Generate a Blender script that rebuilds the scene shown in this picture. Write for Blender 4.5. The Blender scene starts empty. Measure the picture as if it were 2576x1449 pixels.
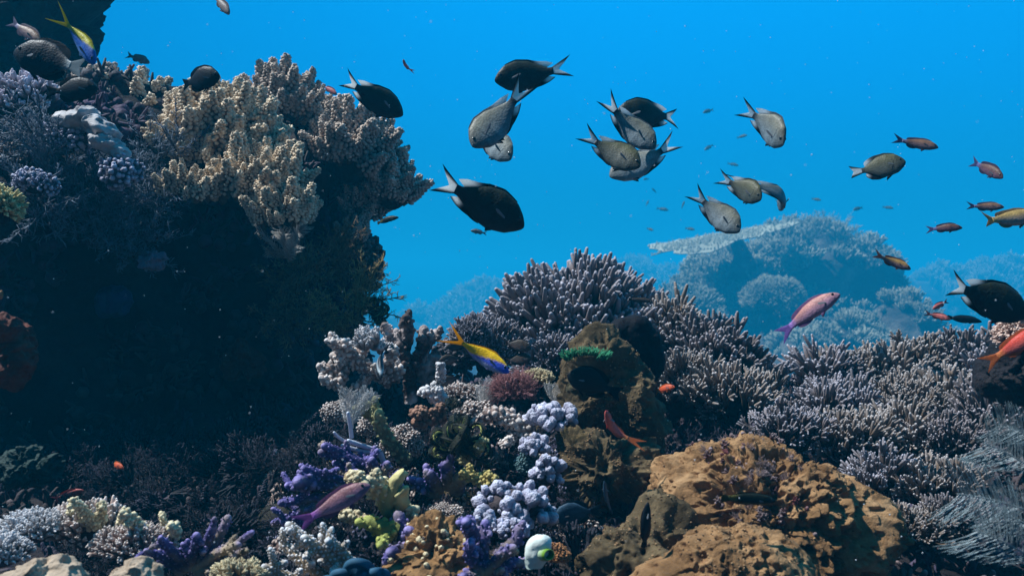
import bpy, bmesh, math
import numpy as np
from mathutils import Matrix, Vector

sc = bpy.context.scene
R = math.radians

# ------------------------------------------------------------------ camera
F, CX, CY = 2231.0, 1288.0, 724.5          # focal length and centre in photo pixels (2576 wide)
cam = bpy.data.cameras.new("camera")
cam.sensor_width = 36.0
cam.lens = 36.0 * F / 2576.0
cam.clip_start, cam.clip_end = 0.02, 300.0
cam.dof.use_dof = True
cam.dof.focus_distance = 1.2
cam.dof.aperture_fstop = 12.0
camo = bpy.data.objects.new("camera", cam)
sc.collection.objects.link(camo)
camo.rotation_euler = (R(90), 0, 0)
sc.camera = camo

# ------------------------------------------------------------------ world, sun, exposure
SUN_EL, SUN_AZ = 58.0, -84.0               # the sun stands high on the left
sv = Vector((math.sin(R(SUN_AZ)) * math.cos(R(SUN_EL)), math.cos(R(SUN_AZ)) * math.cos(R(SUN_EL)), math.sin(R(SUN_EL))))
w = bpy.data.worlds.new("World")
sc.world = w
w.use_nodes = True
nt = w.node_tree
for n in list(nt.nodes):
    nt.nodes.remove(n)
out = nt.nodes.new("ShaderNodeOutputWorld")
bg = nt.nodes.new("ShaderNodeBackground")
sky = nt.nodes.new("ShaderNodeTexSky")
sky.sky_type = 'NISHITA'
sky.sun_disc = False
sky.sun_elevation = R(SUN_EL)
sky.sun_rotation = R(SUN_AZ)
tc = nt.nodes.new("ShaderNodeTexCoord")
sep = nt.nodes.new("ShaderNodeSeparateXYZ")
nt.links.new(tc.outputs["Generated"], sep.inputs[0])
# water column: bright azure up and ahead, deep blue level and behind
rz = nt.nodes.new("ShaderNodeValToRGB")
mz = nt.nodes.new("ShaderNodeMapRange")
mz.inputs[1].default_value, mz.inputs[2].default_value = -0.6, 1.0
nt.links.new(sep.outputs[2], mz.inputs[0])
nt.links.new(mz.outputs[0], rz.inputs[0])
el = rz.color_ramp.elements
el[0].position, el[0].color = 0.0, (0.0003, 0.02, 0.06, 1)
el[1].position, el[1].color = 1.0, (0.05, 0.50, 0.85, 1)
for p, c in ((0.36, (0.001, 0.185, 0.355, 1)), (0.44, (0.001, 0.25, 0.57, 1)), (0.51, (0.001, 0.315, 0.82, 1)), (0.58, (0.001, 0.37, 0.98, 1))):
    e = el.new(p)
    e.color = c
ry = nt.nodes.new("ShaderNodeMapRange")
ry.interpolation_type = 'SMOOTHSTEP'
ry.inputs[1].default_value, ry.inputs[2].default_value = -0.9, 0.75
ry.inputs[3].default_value, ry.inputs[4].default_value = 0.05, 1.0
nt.links.new(sep.outputs[1], ry.inputs[0])
rx = nt.nodes.new("ShaderNodeMapRange")
rx.interpolation_type = 'SMOOTHSTEP'
rx.inputs[1].default_value, rx.inputs[2].default_value = -0.7, 0.15
rx.inputs[3].default_value, rx.inputs[4].default_value = 0.6, 1.0
nt.links.new(sep.outputs[0], rx.inputs[0])
rxy = nt.nodes.new("ShaderNodeMath")
rxy.operation = 'MULTIPLY'
nt.links.new(rx.outputs[0], rxy.inputs[0])
nt.links.new(ry.outputs[0], rxy.inputs[1])
mul = nt.nodes.new("ShaderNodeMix")
mul.data_type = 'RGBA'
mul.blend_type = 'MULTIPLY'
mul.inputs[0].default_value = 1.0
nt.links.new(rz.outputs[0], mul.inputs[6])
nt.links.new(rxy.outputs[0], mul.inputs[7])
tint = nt.nodes.new("ShaderNodeMix")
tint.data_type = 'RGBA'
tint.blend_type = 'MULTIPLY'
tint.inputs[0].default_value = 1.0
tint.inputs[7].default_value = (0.0003, 0.005, 0.013, 1)
nt.links.new(sky.outputs[0], tint.inputs[6])
add = nt.nodes.new("ShaderNodeMix")
add.data_type = 'RGBA'
add.blend_type = 'ADD'
add.inputs[0].default_value = 1.0
nt.links.new(mul.outputs[2], add.inputs[6])
nt.links.new(tint.outputs[2], add.inputs[7])
bg.inputs[1].default_value = 0.70
nt.links.new(add.outputs[2], bg.inputs[0])
nt.links.new(bg.outputs[0], out.inputs[0])

sun = bpy.data.lights.new("sun", 'SUN')
sun.energy = 5.0
sun.angle = R(0.8)
sun.color = (0.93, 0.97, 0.98)
suno = bpy.data.objects.new("sun", sun)
sc.collection.objects.link(suno)
suno.rotation_euler = sv.to_track_quat('Z', 'Y').to_euler()
suno.location = (0, 0, 3)

sc.view_settings.view_transform = 'Standard'
sc.view_settings.look = 'None'
sc.view_settings.exposure = 0.52
sc.view_settings.gamma = 1.0
sc.cycles.use_denoising = True
sc.cycles.max_bounces = 5
sc.cycles.diffuse_bounces = 2
sc.cycles.volume_bounces = 0
sc.cycles.transparent_max_bounces = 12
sc.cycles.sample_clamp_indirect = 4.0

# ------------------------------------------------------------------ the water itself (closed box of thin blue haze)
HAZE = 0.030


def P(px, py, d):
    return np.array([(px - CX) / F * d, d, (CY - py) / F * d])


# ------------------------------------------------------------------ mesh helpers
class MB:
    def __init__(self):
        self.V, self.Q, self.T, self.A, self.n = [], [], [], [], 0

    def add(self, V, Q=None, T=None, A=None):
        V = np.asarray(V, float).reshape(-1, 3)
        if A is None:
            A = np.zeros((len(V), 3))
        A = np.asarray(A, float)
        if A.ndim == 1:
            A = np.tile(A, (len(V), 1))
        self.V.append(V)
        self.A.append(A)
        if Q is not None and len(Q):
            self.Q.append(np.asarray(Q, int) + self.n)
        if T is not None and len(T):
            self.T.append(np.asarray(T, int) + self.n)
        self.n += len(V)

    def arrays(self):
        V = np.concatenate(self.V)
        A = np.concatenate(self.A)
        Q = np.concatenate(self.Q) if self.Q else np.zeros((0, 4), int)
        T = np.concatenate(self.T) if self.T else np.zeros((0, 3), int)
        return V, Q, T, A

    def put(self, proto, M, off=(0, 0, 0), colmul=None, coladd=None):
        V, Q, T, A = proto
        V2 = V @ np.asarray(M).T + np.asarray(off)
        A2 = A
        if coladd is not None:
            A2 = A + np.asarray(coladd)
        self.add(V2, Q, T, A2)

    def build(self, name, mat, parent=None, smooth=True, origin=None):
        V, Q, T, A = self.arrays()
        if origin is not None:
            V = V - np.asarray(origin)
        me = bpy.data.meshes.new(name)
        nq, ntr = len(Q), len(T)
        me.vertices.add(len(V))
        me.vertices.foreach_set("co", V.astype(np.float32).ravel())
        me.loops.add(nq * 4 + ntr * 3)
        me.loops.foreach_set("vertex_index", np.concatenate([Q.ravel(), T.ravel()]).astype(np.int32))
        me.polygons.add(nq + ntr)
        ls = np.concatenate([np.arange(nq) * 4, nq * 4 + np.arange(ntr) * 3]).astype(np.int32)
        me.polygons.foreach_set("loop_start", ls)
        me.polygons.foreach_set("use_smooth", np.full(nq + ntr, smooth))
        at = me.attributes.new("Col", 'FLOAT_COLOR', 'POINT')
        at.data.foreach_set("color", (A if A.shape[1] == 4 else np.c_[A, np.ones(len(A))]).astype(np.float32).ravel())
        me.update(calc_edges=True)
        me.materials.append(mat)
        o = bpy.data.objects.new(name, me)
        sc.collection.objects.link(o)
        if origin is not None:
            o.location = Vector(origin)
        if parent is not None:
            o.parent = parent
        return o


def empty(name, loc):
    o = bpy.data.objects.new(name, None)
    sc.collection.objects.link(o)
    o.location = Vector(loc)
    o.empty_display_size = 0.02
    return o


def tag(o, label=None, cat=None, group=None, kind=None):
    if label:
        o["label"] = label
    if cat:
        o["category"] = cat
    if group:
        o["group"] = group
    if kind:
        o["kind"] = kind
    return o


def unit(v):
    v = np.asarray(v, float)
    return v / (np.linalg.norm(v) + 1e-12)


def frame(z, roll=0.0):
    """3x3 matrix whose columns are x, y, z with z along the given direction."""
    z = unit(z)
    a = np.array([1.0, 0, 0]) if abs(z[0]) < 0.8 else np.array([0, 1.0, 0])
    x = unit(np.cross(a, z))
    y = np.cross(z, x)
    c, s = math.cos(roll), math.sin(roll)
    return np.stack([c * x + s * y, -s * x + c * y, z], 1)


_ico = {}


def ico(sub):
    if sub not in _ico:
        bm = bmesh.new()
        bmesh.ops.create_icosphere(bm, subdivisions=sub, radius=1.0)
        V = np.array([v.co[:] for v in bm.verts])
        T = np.array([[v.index for v in f.verts] for f in bm.faces])
        bm.free()
        _ico[sub] = (V, T)
    return _ico[sub]


def tube(mb, pts, rad, a0=0.0, a1=1.0, g=0.5, b=0.0, ns=6, cap=True, open_end=False):
    """tapered tube with a rounded tip; colour attribute R runs a0 -> a1 along it"""
    pts = np.asarray(pts, float)
    rad = np.asarray(rad, float)
    k = len(pts)
    if cap:
        d = unit(pts[-1] - pts[-2])
        r = rad[-1]
        pts = np.concatenate([pts, [pts[-1] + d * r * 0.55, pts[-1] + d * r * 0.9]])
        rad = np.concatenate([rad, [r * 0.78, r * 0.35]])
        k += 2
    M = frame(pts[-1] - pts[0])
    an = np.arange(ns) * 2 * math.pi / ns
    ring = np.cos(an)[:, None] * M[:, 0] + np.sin(an)[:, None] * M[:, 1]
    V = pts[:, None, :] + ring[None] * rad[:, None, None]
    t = np.linspace(a0, a1, k)
    A = np.zeros((k, ns, 3))
    A[:, :, 0] = t[:, None]
    A[:, :, 1] = g
    A[:, :, 2] = b
    i = np.arange(k - 1)[:, None] * ns
    j = np.arange(ns)[None]
    j2 = (j + 1) % ns
    Q = np.stack([i + j, i + j2, i + ns + j2, i + ns + j], -1).reshape(-1, 4)
    V = V.reshape(-1, 3)
    A = A.reshape(-1, 3)
    T = None
    if not open_end:
        V = np.concatenate([V, [pts[-1] + unit(pts[-1] - pts[-2]) * rad[-1] * 0.25]])
        A = np.concatenate([A, [[a1, g, b]]])
        base = (k - 1) * ns
        T = np.stack([base + np.arange(ns), base + (np.arange(ns) + 1) % ns, np.full(ns, k * ns)], -1)
    mb.add(V, Q, T, A)


# value noise on a lattice, vectorised
def _hash(ix, iy, iz):
    h = (ix * 374761393 + iy * 668265263 + iz * 2147483647 + 1274126177) & 0xFFFFFFFF
    h = ((h ^ (h >> 13)) * 1274126177) & 0xFFFFFFFF
    h = ((h ^ (h >> 16)) * 2246822519) & 0xFFFFFFFF
    return ((h ^ (h >> 15)) & 0xFFFFFF) / float(0xFFFFFF) * 2 - 1


def vnoise(p):
    p = np.asarray(p, float)
    i = np.floor(p).astype(np.int64)
    f = p - i
    u = f * f * f * (f * (f * 6 - 15) + 10)
    r = 0
    for dx in (0, 1):
        wx = u[:, 0] if dx else 1 - u[:, 0]
        for dy in (0, 1):
            wy = u[:, 1] if dy else 1 - u[:, 1]
            for dz in (0, 1):
                wz = u[:, 2] if dz else 1 - u[:, 2]
                r = r + wx * wy * wz * _hash(i[:, 0] + dx, i[:, 1] + dy, i[:, 2] + dz)
    return r


def fbm(p, oct=4, lac=2.03, gain=0.5):
    a, s, r = 1.0, 1.0, 0
    for o in range(oct):
        r = r + a * vnoise(p * s + 17.3 * o)
        a *= gain
        s *= lac
    return r


# ------------------------------------------------------------------ materials
def new_mat(name):
    m = bpy.data.materials.new(name)
    m.use_nodes = True
    n = m.node_tree
    b = n.nodes["Principled BSDF"]
    return m, n, b


def coral_mat(name, base, tip, mid=None, rough=0.75, nscale=60.0, var=0.35, bump=0.4, bscale=300.0, alt=None, spec=0.25,
              sss=0.0, vor=False):
    """base -> tip along every branch (attribute R), per-branch tint (attribute G), mottling and bump"""
    m, n, b = new_mat(name)
    at = n.nodes.new("ShaderNodeAttribute")
    at.attribute_name = "Col"
    sp = n.nodes.new("ShaderNodeSeparateColor")
    n.links.new(at.outputs["Color"], sp.inputs[0])
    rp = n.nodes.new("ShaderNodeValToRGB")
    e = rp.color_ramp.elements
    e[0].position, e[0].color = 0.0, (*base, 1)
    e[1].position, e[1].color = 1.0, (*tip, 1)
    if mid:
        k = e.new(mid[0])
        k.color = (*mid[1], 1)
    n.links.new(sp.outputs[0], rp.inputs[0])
    col = rp.outputs[0]
    tcn = n.nodes.new("ShaderNodeTexCoord")
    ns_ = n.nodes.new("ShaderNodeTexNoise")
    ns_.inputs["Scale"].default_value = nscale
    ns_.inputs["Detail"].default_value = 4
    n.links.new(tcn.outputs["Object"], ns_.inputs["Vector"])
    if alt:
        mx = n.nodes.new("ShaderNodeMix")
        mx.data_type = 'RGBA'
        n2 = n.nodes.new("ShaderNodeTexNoise")
        n2.inputs["Scale"].default_value = nscale * 0.37
        n2.inputs["Detail"].default_value = 3
        n.links.new(tcn.outputs["Object"], n2.inputs["Vector"])
        r2 = n.nodes.new("ShaderNodeValToRGB")
        r2.color_ramp.elements[0].position = 0.48
        r2.color_ramp.elements[1].position = 0.62
        n.links.new(n2.outputs[0], r2.inputs[0])
        n.links.new(r2.outputs[0], mx.inputs[0])
        n.links.new(col, mx.inputs[6])
        mx.inputs[7].default_value = (*alt, 1)
        col = mx.outputs[2]
    mr = n.nodes.new("ShaderNodeMapRange")
    mr.inputs[1].default_value, mr.inputs[2].default_value = 0.25, 0.75
    mr.inputs[3].default_value, mr.inputs[4].default_value = 1 - var, 1 + var
    n.links.new(ns_.outputs[0], mr.inputs[0])
    mg = n.nodes.new("ShaderNodeMapRange")
    mg.inputs[3].default_value, mg.inputs[4].default_value = 0.72, 1.28
    n.links.new(sp.outputs[1], mg.inputs[0])
    mm = n.nodes.new("ShaderNodeMath")
    mm.operation = 'MULTIPLY'
    n.links.new(mr.outputs[0], mm.inputs[0])
    n.links.new(mg.outputs[0], mm.inputs[1])
    sc_ = n.nodes.new("ShaderNodeVectorMath")
    sc_.operation = 'SCALE'
    n.links.new(col, sc_.inputs[0])
    n.links.new(mm.outputs[0], sc_.inputs[3])
    n.links.new(sc_.outputs[0], b.inputs["Base Color"])
    b.inputs["Roughness"].default_value = rough
    b.inputs["Specular IOR Level"].default_value = spec
    if sss:
        b.inputs["Subsurface Weight"].default_value = sss
        b.inputs["Subsurface Radius"].default_value = (0.01, 0.008, 0.006)
        b.inputs["Subsurface Scale"].default_value = 0.3
    if bump:
        if vor:
            bt = n.nodes.new("ShaderNodeTexVoronoi")
            bt.inputs["Scale"].default_value = bscale
            bo = bt.outputs["Distance"]
        else:
            bt = n.nodes.new("ShaderNodeTexNoise")
            bt.inputs["Scale"].default_value = bscale
            bt.inputs["Detail"].default_value = 3
            bo = bt.outputs[0]
        n.links.new(tcn.outputs["Object"], bt.inputs["Vector"])
        bp = n.nodes.new("ShaderNodeBump")
        bp.inputs["Strength"].default_value = bump
        bp.inputs["Distance"].default_value = 0.6 / bscale
        n.links.new(bo, bp.inputs["Height"])
        n.links.new(bp.outputs[0], b.inputs["Normal"])
    return m


def fish_mat(name, rough=0.5, spec=0.2, scale=40.0):
    """skin colour from the mesh's own markings, fine scales as cells"""
    m, n, b = new_mat(name)
    at = n.nodes.new("ShaderNodeAttribute")
    at.attribute_name = "Col"
    tcn = n.nodes.new("ShaderNodeTexCoord")
    vo = n.nodes.new("ShaderNodeTexVoronoi")
    vo.inputs["Scale"].default_value = scale
    n.links.new(tcn.outputs["Object"], vo.inputs["Vector"])
    mr = n.nodes.new("ShaderNodeMapRange")
    mr.inputs[1].default_value, mr.inputs[2].default_value = 0.0, 0.7
    mr.inputs[3].default_value, mr.inputs[4].default_value = 1.16, 0.82
    n.links.new(vo.outputs["Distance"], mr.inputs[0])
    s = n.nodes.new("ShaderNodeVectorMath")
    s.operation = 'SCALE'
    n.links.new(at.outputs["Color"], s.inputs[0])
    n.links.new(mr.outputs[0], s.inputs[3])
    n.links.new(s.outputs[0], b.inputs["Base Color"])
    b.inputs["Roughness"].default_value = rough
    b.inputs["Specular IOR Level"].default_value = spec
    bp = n.nodes.new("ShaderNodeBump")
    bp.inputs["Strength"].default_value = 0.12
    bp.inputs["Distance"].default_value = 0.004
    n.links.new(vo.outputs["Distance"], bp.inputs["Height"])
    n.links.new(bp.outputs[0], b.inputs["Normal"])
    # fins are thin skin that lets light through (alpha of the markings says how much)
    tr = n.nodes.new("ShaderNodeBsdfTranslucent")
    n.links.new(at.outputs["Color"], tr.inputs["Color"])
    inv = n.nodes.new("ShaderNodeMath")
    inv.operation = 'SUBTRACT'
    inv.inputs[0].default_value = 1.0
    n.links.new(at.outputs["Alpha"], inv.inputs[1])
    ms = n.nodes.new("ShaderNodeMixShader")
    n.links.new(inv.outputs[0], ms.inputs[0])
    n.links.new(b.outputs[0], ms.inputs[1])
    n.links.new(tr.outputs[0], ms.inputs[2])
    n.links.new(ms.outputs[0], n.nodes["Material Output"].inputs["Surface"])
    return m


def flat_mat(name, col, rough=0.4, spec=0.5):
    m, n, b = new_mat(name)
    b.inputs["Base Color"].default_value = (*col, 1)
    b.inputs["Roughness"].default_value = rough
    b.inputs["Specular IOR Level"].default_value = spec
    return m


def rock_mat(name, c0, c1, c2=None, scale=14.0, bscale=90.0, bump=0.8, rough=0.9, patch=None, patch_at=0.62):
    m, n, b = new_mat(name)
    tcn = n.nodes.new("ShaderNodeTexCoord")
    n1 = n.nodes.new("ShaderNodeTexNoise")
    n1.inputs["Scale"].default_value = scale
    n1.inputs["Detail"].default_value = 8
    n1.inputs["Roughness"].default_value = 0.65
    n.links.new(tcn.outputs["Object"], n1.inputs["Vector"])
    rp = n.nodes.new("ShaderNodeValToRGB")
    e = rp.color_ramp.elements
    e[0].position, e[0].color = 0.32, (*c0, 1)
    e[1].position, e[1].color = 0.68, (*c1, 1)
    if c2:
        k = e.new(0.5)
        k.color = (*c2, 1)
    n.links.new(n1.outputs[0], rp.inputs[0])
    col = rp.outputs[0]
    if patch:
        n3 = n.nodes.new("ShaderNodeTexNoise")
        n3.inputs["Scale"].default_value = scale * 0.9
        n3.inputs["Detail"].default_value = 5
        n3.inputs["Roughness"].default_value = 0.7
        ad = n.nodes.new("ShaderNodeVectorMath")
        ad.inputs[1].default_value = (5.3, 2.2, 9.1)
        n.links.new(tcn.outputs["Object"], ad.inputs[0])
        n.links.new(ad.outputs[0], n3.inputs["Vector"])
        r3 = n.nodes.new("ShaderNodeValToRGB")
        r3.color_ramp.elements[0].position = patch_at
        r3.color_ramp.elements[1].position = patch_at + 0.05
        n.links.new(n3.outputs[0], r3.inputs[0])
        mx = n.nodes.new("ShaderNodeMix")
        mx.data_type = 'RGBA'
        n.links.new(r3.outputs[0], mx.inputs[0])
        n.links.new(col, mx.inputs[6])
        mx.inputs[7].default_value = (*patch, 1)
        col = mx.outputs[2]
    n.links.new(col, b.inputs["Base Color"])
    b.inputs["Roughness"].default_value = rough
    b.inputs["Specular IOR Level"].default_value = 0.2
    n2 = n.nodes.new("ShaderNodeTexNoise")
    n2.inputs["Scale"].default_value = bscale
    n2.inputs["Detail"].default_value = 6
    n2.inputs["Roughness"].default_value = 0.7
    n.links.new(tcn.outputs["Object"], n2.inputs["Vector"])
    bp = n.nodes.new("ShaderNodeBump")
    bp.inputs["Strength"].default_value = bump
    bp.inputs["Distance"].default_value = 0.5 / bscale
    n.links.new(n2.outputs[0], bp.inputs["Height"])
    n.links.new(bp.outputs[0], b.inputs["Normal"])
    return m


M_FINGER = coral_mat("finger_coral", (0.025, 0.013, 0.006), (0.46, 0.45, 0.52), mid=(0.45, (0.14, 0.11, 0.105)), bump=0.5, bscale=420, nscale=40)
M_FINGER_TAN = coral_mat("tan_finger_coral", (0.032, 0.017, 0.006), (0.46, 0.43, 0.43), mid=(0.45, (0.15, 0.105, 0.075)), bump=0.5, bscale=420, nscale=40)
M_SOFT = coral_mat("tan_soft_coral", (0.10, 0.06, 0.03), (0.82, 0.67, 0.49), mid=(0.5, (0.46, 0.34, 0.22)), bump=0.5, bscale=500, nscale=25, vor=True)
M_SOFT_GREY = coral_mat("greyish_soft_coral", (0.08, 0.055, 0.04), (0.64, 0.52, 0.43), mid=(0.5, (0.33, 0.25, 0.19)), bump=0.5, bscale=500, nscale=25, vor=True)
M_LILAC = coral_mat("lilac_soft_coral", (0.05, 0.045, 0.06), (0.58, 0.58, 0.70), mid=(0.5, (0.24, 0.23, 0.32)), bump=1.0, bscale=620, vor=True)
M_PURPLE = coral_mat("purple_sponge", (0.015, 0.012, 0.04), (0.30, 0.25, 0.50), mid=(0.55, (0.08, 0.065, 0.22)), bump=0.6, bscale=400, nscale=70, var=0.5, alt=(0.30, 0.23, 0.15))
M_PALE = coral_mat("pale_crusted_coral", (0.10, 0.06, 0.05), (0.68, 0.62, 0.58), mid=(0.5, (0.36, 0.26, 0.22)), bump=0.7, bscale=350, nscale=55, var=0.5)
M_WHITE = coral_mat("white_coral", (0.16, 0.13, 0.12), (0.72, 0.70, 0.71), bump=0.5, bscale=350, nscale=60)
M_BLUEWHITE = coral_mat("bluish_white_branch", (0.35, 0.36, 0.48), (0.75, 0.77, 0.85), bump=0.3, bscale=300)
M_DEAD = coral_mat("dead_coral", (0.018, 0.010, 0.010), (0.10, 0.065, 0.055), bump=0.9, bscale=140, nscale=60, var=0.6, alt=(0.50, 0.42, 0.40))
M_YELLOW = coral_mat("yellow_sponge", (0.12, 0.09, 0.012), (0.68, 0.60, 0.28), bump=0.5, bscale=250, nscale=60)
M_CREAM = coral_mat("cream_coral", (0.30, 0.2, 0.1), (0.72, 0.62, 0.40), bump=0.4, bscale=300, nscale=60)
M_LIME = coral_mat("lime_sponge", (0.06, 0.07, 0.012), (0.44, 0.46, 0.12), bump=0.5, bscale=250, nscale=60)
M_HYDROID = coral_mat("brown_hydroid", (0.06, 0.035, 0.015), (0.30, 0.19, 0.10), bump=0, nscale=30)
M_HYDROID_GOLD = coral_mat("golden_hydroid", (0.08, 0.05, 0.015), (0.42, 0.30, 0.12), bump=0, nscale=30)
M_FEATHER = coral_mat("pale_feather_hydroid", (0.40, 0.38, 0.36), (0.78, 0.76, 0.74), bump=0, nscale=30)
M_GREYFEATHER = coral_mat("grey_feather_hydroid", (0.50, 0.55, 0.56), (0.19, 0.27, 0.30), bump=0, nscale=30)
M_PINK = coral_mat("pink_fuzzy_coral", (0.10, 0.03, 0.03), (0.42, 0.20, 0.20), bump=0.6, bscale=400, nscale=50)
M_RED = coral_mat("red_sponge", (0.035, 0.006, 0.004), (0.16, 0.035, 0.015), bump=0.9, bscale=120, nscale=50, var=0.5)
M_ORANGE = coral_mat("orange_sponge", (0.12, 0.05, 0.02), (0.45, 0.20, 0.08), bump=0.9, bscale=120, nscale=50, var=0.5)
M_BLACK = coral_mat("black_sponge", (0.004, 0.004, 0.006), (0.008, 0.008, 0.012), bump=0.5, bscale=160, spec=0.1)
M_CRINOID = coral_mat("crinoid_black", (0.006, 0.006, 0.006), (0.03, 0.035, 0.02), bump=0, spec=0.2)
M_CRIN_GREEN = coral_mat("crinoid_rachis", (0.42, 0.46, 0.10), (0.66, 0.66, 0.22), bump=0, spec=0.2)
M_CRIN_BLUE = coral_mat("blue_crinoid", (0.01, 0.04, 0.08), (0.04, 0.16, 0.26), bump=0, spec=0.3)
M_GREEN = coral_mat("green_tuft", (0.01, 0.06, 0.03), (0.05, 0.32, 0.16), bump=0)
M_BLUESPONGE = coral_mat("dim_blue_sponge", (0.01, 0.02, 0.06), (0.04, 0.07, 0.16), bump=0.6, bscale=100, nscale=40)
M_TURF = coral_mat("wall_turf", (0.012, 0.012, 0.014), (0.07, 0.065, 0.06), bump=0.5, bscale=200, nscale=8, var=0.6, alt=(0.05, 0.03, 0.06))
M_RUBBLE = coral_mat("rubble", (0.04, 0.028, 0.03), (0.34, 0.28, 0.27), mid=(0.55, (0.15, 0.11, 0.11)), bump=0.9, bscale=250, nscale=45, var=0.6, alt=(0.05, 0.04, 0.07))
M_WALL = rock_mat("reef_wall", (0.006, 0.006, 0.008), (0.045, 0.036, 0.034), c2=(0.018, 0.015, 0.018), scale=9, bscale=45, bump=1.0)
M_BROWN = rock_mat("brown_boulder", (0.09, 0.045, 0.016), (0.46, 0.275, 0.135), c2=(0.26, 0.14, 0.06), scale=26, bscale=130, bump=1.0,
                   patch=(0.13, 0.03, 0.035), patch_at=0.66)
M_BROWN_DARK = rock_mat("olive_brown_slab", (0.035, 0.024, 0.010), (0.19, 0.135, 0.07), c2=(0.10, 0.07, 0.035), scale=30, bscale=220, bump=1.0)
M_GRAIN = coral_mat("sandy_crust", (0.06, 0.03, 0.012), (0.36, 0.22, 0.11), bump=0.6, bscale=400, nscale=60, var=0.5)
M_SEABED = rock_mat("reef_floor", (0.010, 0.008, 0.009), (0.07, 0.055, 0.05), c2=(0.03, 0.023, 0.025), scale=7, bscale=45, bump=1.0)
M_FARROCK = rock_mat("far_reef_rock", (0.02, 0.02, 0.02), (0.20, 0.18, 0.15), c2=(0.07, 0.06, 0.05), scale=1.6, bscale=5, bump=1.0)
M_FARCORAL = coral_mat("far_coral", (0.05, 0.045, 0.03), (0.42, 0.42, 0.32), bump=0.4, bscale=40, nscale=3)
M_TABLE = coral_mat("table_coral", (0.08, 0.07, 0.04), (0.34, 0.35, 0.27), bump=0.3, bscale=14, nscale=3)
M_EYE = flat_mat("fish_eye", (0.004, 0.004, 0.006), 0.12, 0.6)
M_IRIS = flat_mat("fish_iris", (0.16, 0.14, 0.10), 0.3, 0.5)
M_FIN = flat_mat("clear_fin", (0.15, 0.16, 0.175), 0.5, 0.3)
M_FISH = fish_mat("fish_scales")
M_SQUIRT = coral_mat("sea_squirt_skin", (0.10, 0.26, 0.04), (0.74, 0.80, 0.74), mid=(0.4, (0.60, 0.70, 0.62)), bump=0.25, bscale=160, nscale=60, sss=0.0, var=0.15)
M_SPECK = flat_mat("speck", (0.7, 0.75, 0.8), 0.6)

# ------------------------------------------------------------------ coral builders
def sm(a, b, x):
    t = np.clip((x - a) / (b - a), 0, 1)
    return t * t * (3 - 2 * t)


def spread_dirs(n, cone, rng, up=(0, 0, 1)):
    """n directions filling a cone (radians) round up"""
    i = np.arange(n) + 0.5
    th = cone * np.sqrt(i / n) + rng.uniform(-0.08, 0.08, n)
    ph = i * 2.39996 + rng.uniform(0, 0.5, n)
    D = np.stack([np.sin(th) * np.cos(ph), np.sin(th) * np.sin(ph), np.cos(th)], 1)
    return D @ frame(up).T


def bouquet(seed, nprim=10, cone=0.95, nf=4, rad=0.062, ns=6, flen=0.36, fan=0.55):
    """a fan of stout stems splitting into blunt fingers, height about 1"""
    rng = np.random.RandomState(seed)
    mb = MB()
    for d in spread_dirs(nprim, cone, rng):
        L = rng.uniform(0.42, 0.66)
        g = rng.uniform(0.2, 0.8)
        p0 = np.array([0, 0, -0.1]) + 0.05 * d
        up = unit(d + np.array([0, 0, 0.35]))
        p1 = p0 + d * L * 0.55
        p2 = p1 + up * L * 0.5
        tube(mb, [p0, p1, p2], [rad * 1.7, rad * 1.5, rad * 1.35], 0.0, 0.45, g, ns=ns, cap=True)
        k = nf + rng.randint(-1, 2)
        for e in spread_dirs(k, fan, rng, up):
            e = unit(e + np.array([0, 0, 0.18]))
            l = flen * rng.uniform(0.65, 1.2)
            q0 = p2 - up * rad * 0.6 - up * L * rng.uniform(0, 0.22)
            w1 = q0 + e * l * 0.5
            w2 = q0 + e * l + np.array([0, 0, 0.05 * l]) + rng.uniform(-0.02, 0.02, 3)
            r = rad * rng.uniform(0.8, 1.15)
            tube(mb, [q0, w1, w2], [r * 1.15, r, r * 0.62], 0.3, 1.0, np.clip(g + rng.uniform(-.25, .25), 0, 1), ns=ns)
            if rng.rand() < 0.6:          # a side nub
                s = unit(e + rng.uniform(-0.9, 0.9, 3))
                tube(mb, [w1, w1 + s * l * 0.3, w1 + s * l * 0.42], [r * .85, r * .7, r * .45], 0.5, 1.0, g, ns=5)
    return mb.arrays()


def knob_lobe(seed, n=38, h=1.0, r=0.34, ks=0.15, sub=1, point=0.75):
    """a catkin-like lobe packed with round knobs; axis z, height h"""
    rng = np.random.RandomState(seed)
    mb = MB()
    tube(mb, [(0, 0, -0.25), (0, 0, h * .3), (0, 0, h * .8)], [r * .75, r * .7, r * .3], 0.0, 0.25, 0.4, ns=7)
    V0, T0 = ico(sub)
    for i in range(n):
        u = (i + 0.6) / n
        rr = r * (1 - u ** 1.6 * point) * (0.85 + 0.15 * math.sin(7 * u))
        a = i * 2.39996 + rng.uniform(-.3, .3)
        c = np.array([rr * math.cos(a), rr * math.sin(a), h * u])
        s = ks * rng.uniform(0.75, 1.2) * (1 - 0.25 * u)
        out_ = unit([math.cos(a), math.sin(a), 0.55])
        M = frame(out_) @ np.diag([s, s, s * 1.5])
        V = (V0 * rng.uniform(.8, 1.2, (len(V0), 1))) @ M.T + c
        A = np.zeros((len(V), 3))
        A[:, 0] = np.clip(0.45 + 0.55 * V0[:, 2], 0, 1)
        A[:, 1] = rng.uniform(0.2, 0.8)
        mb.add(V, None, T0, A)
    return mb.arrays()


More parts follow.
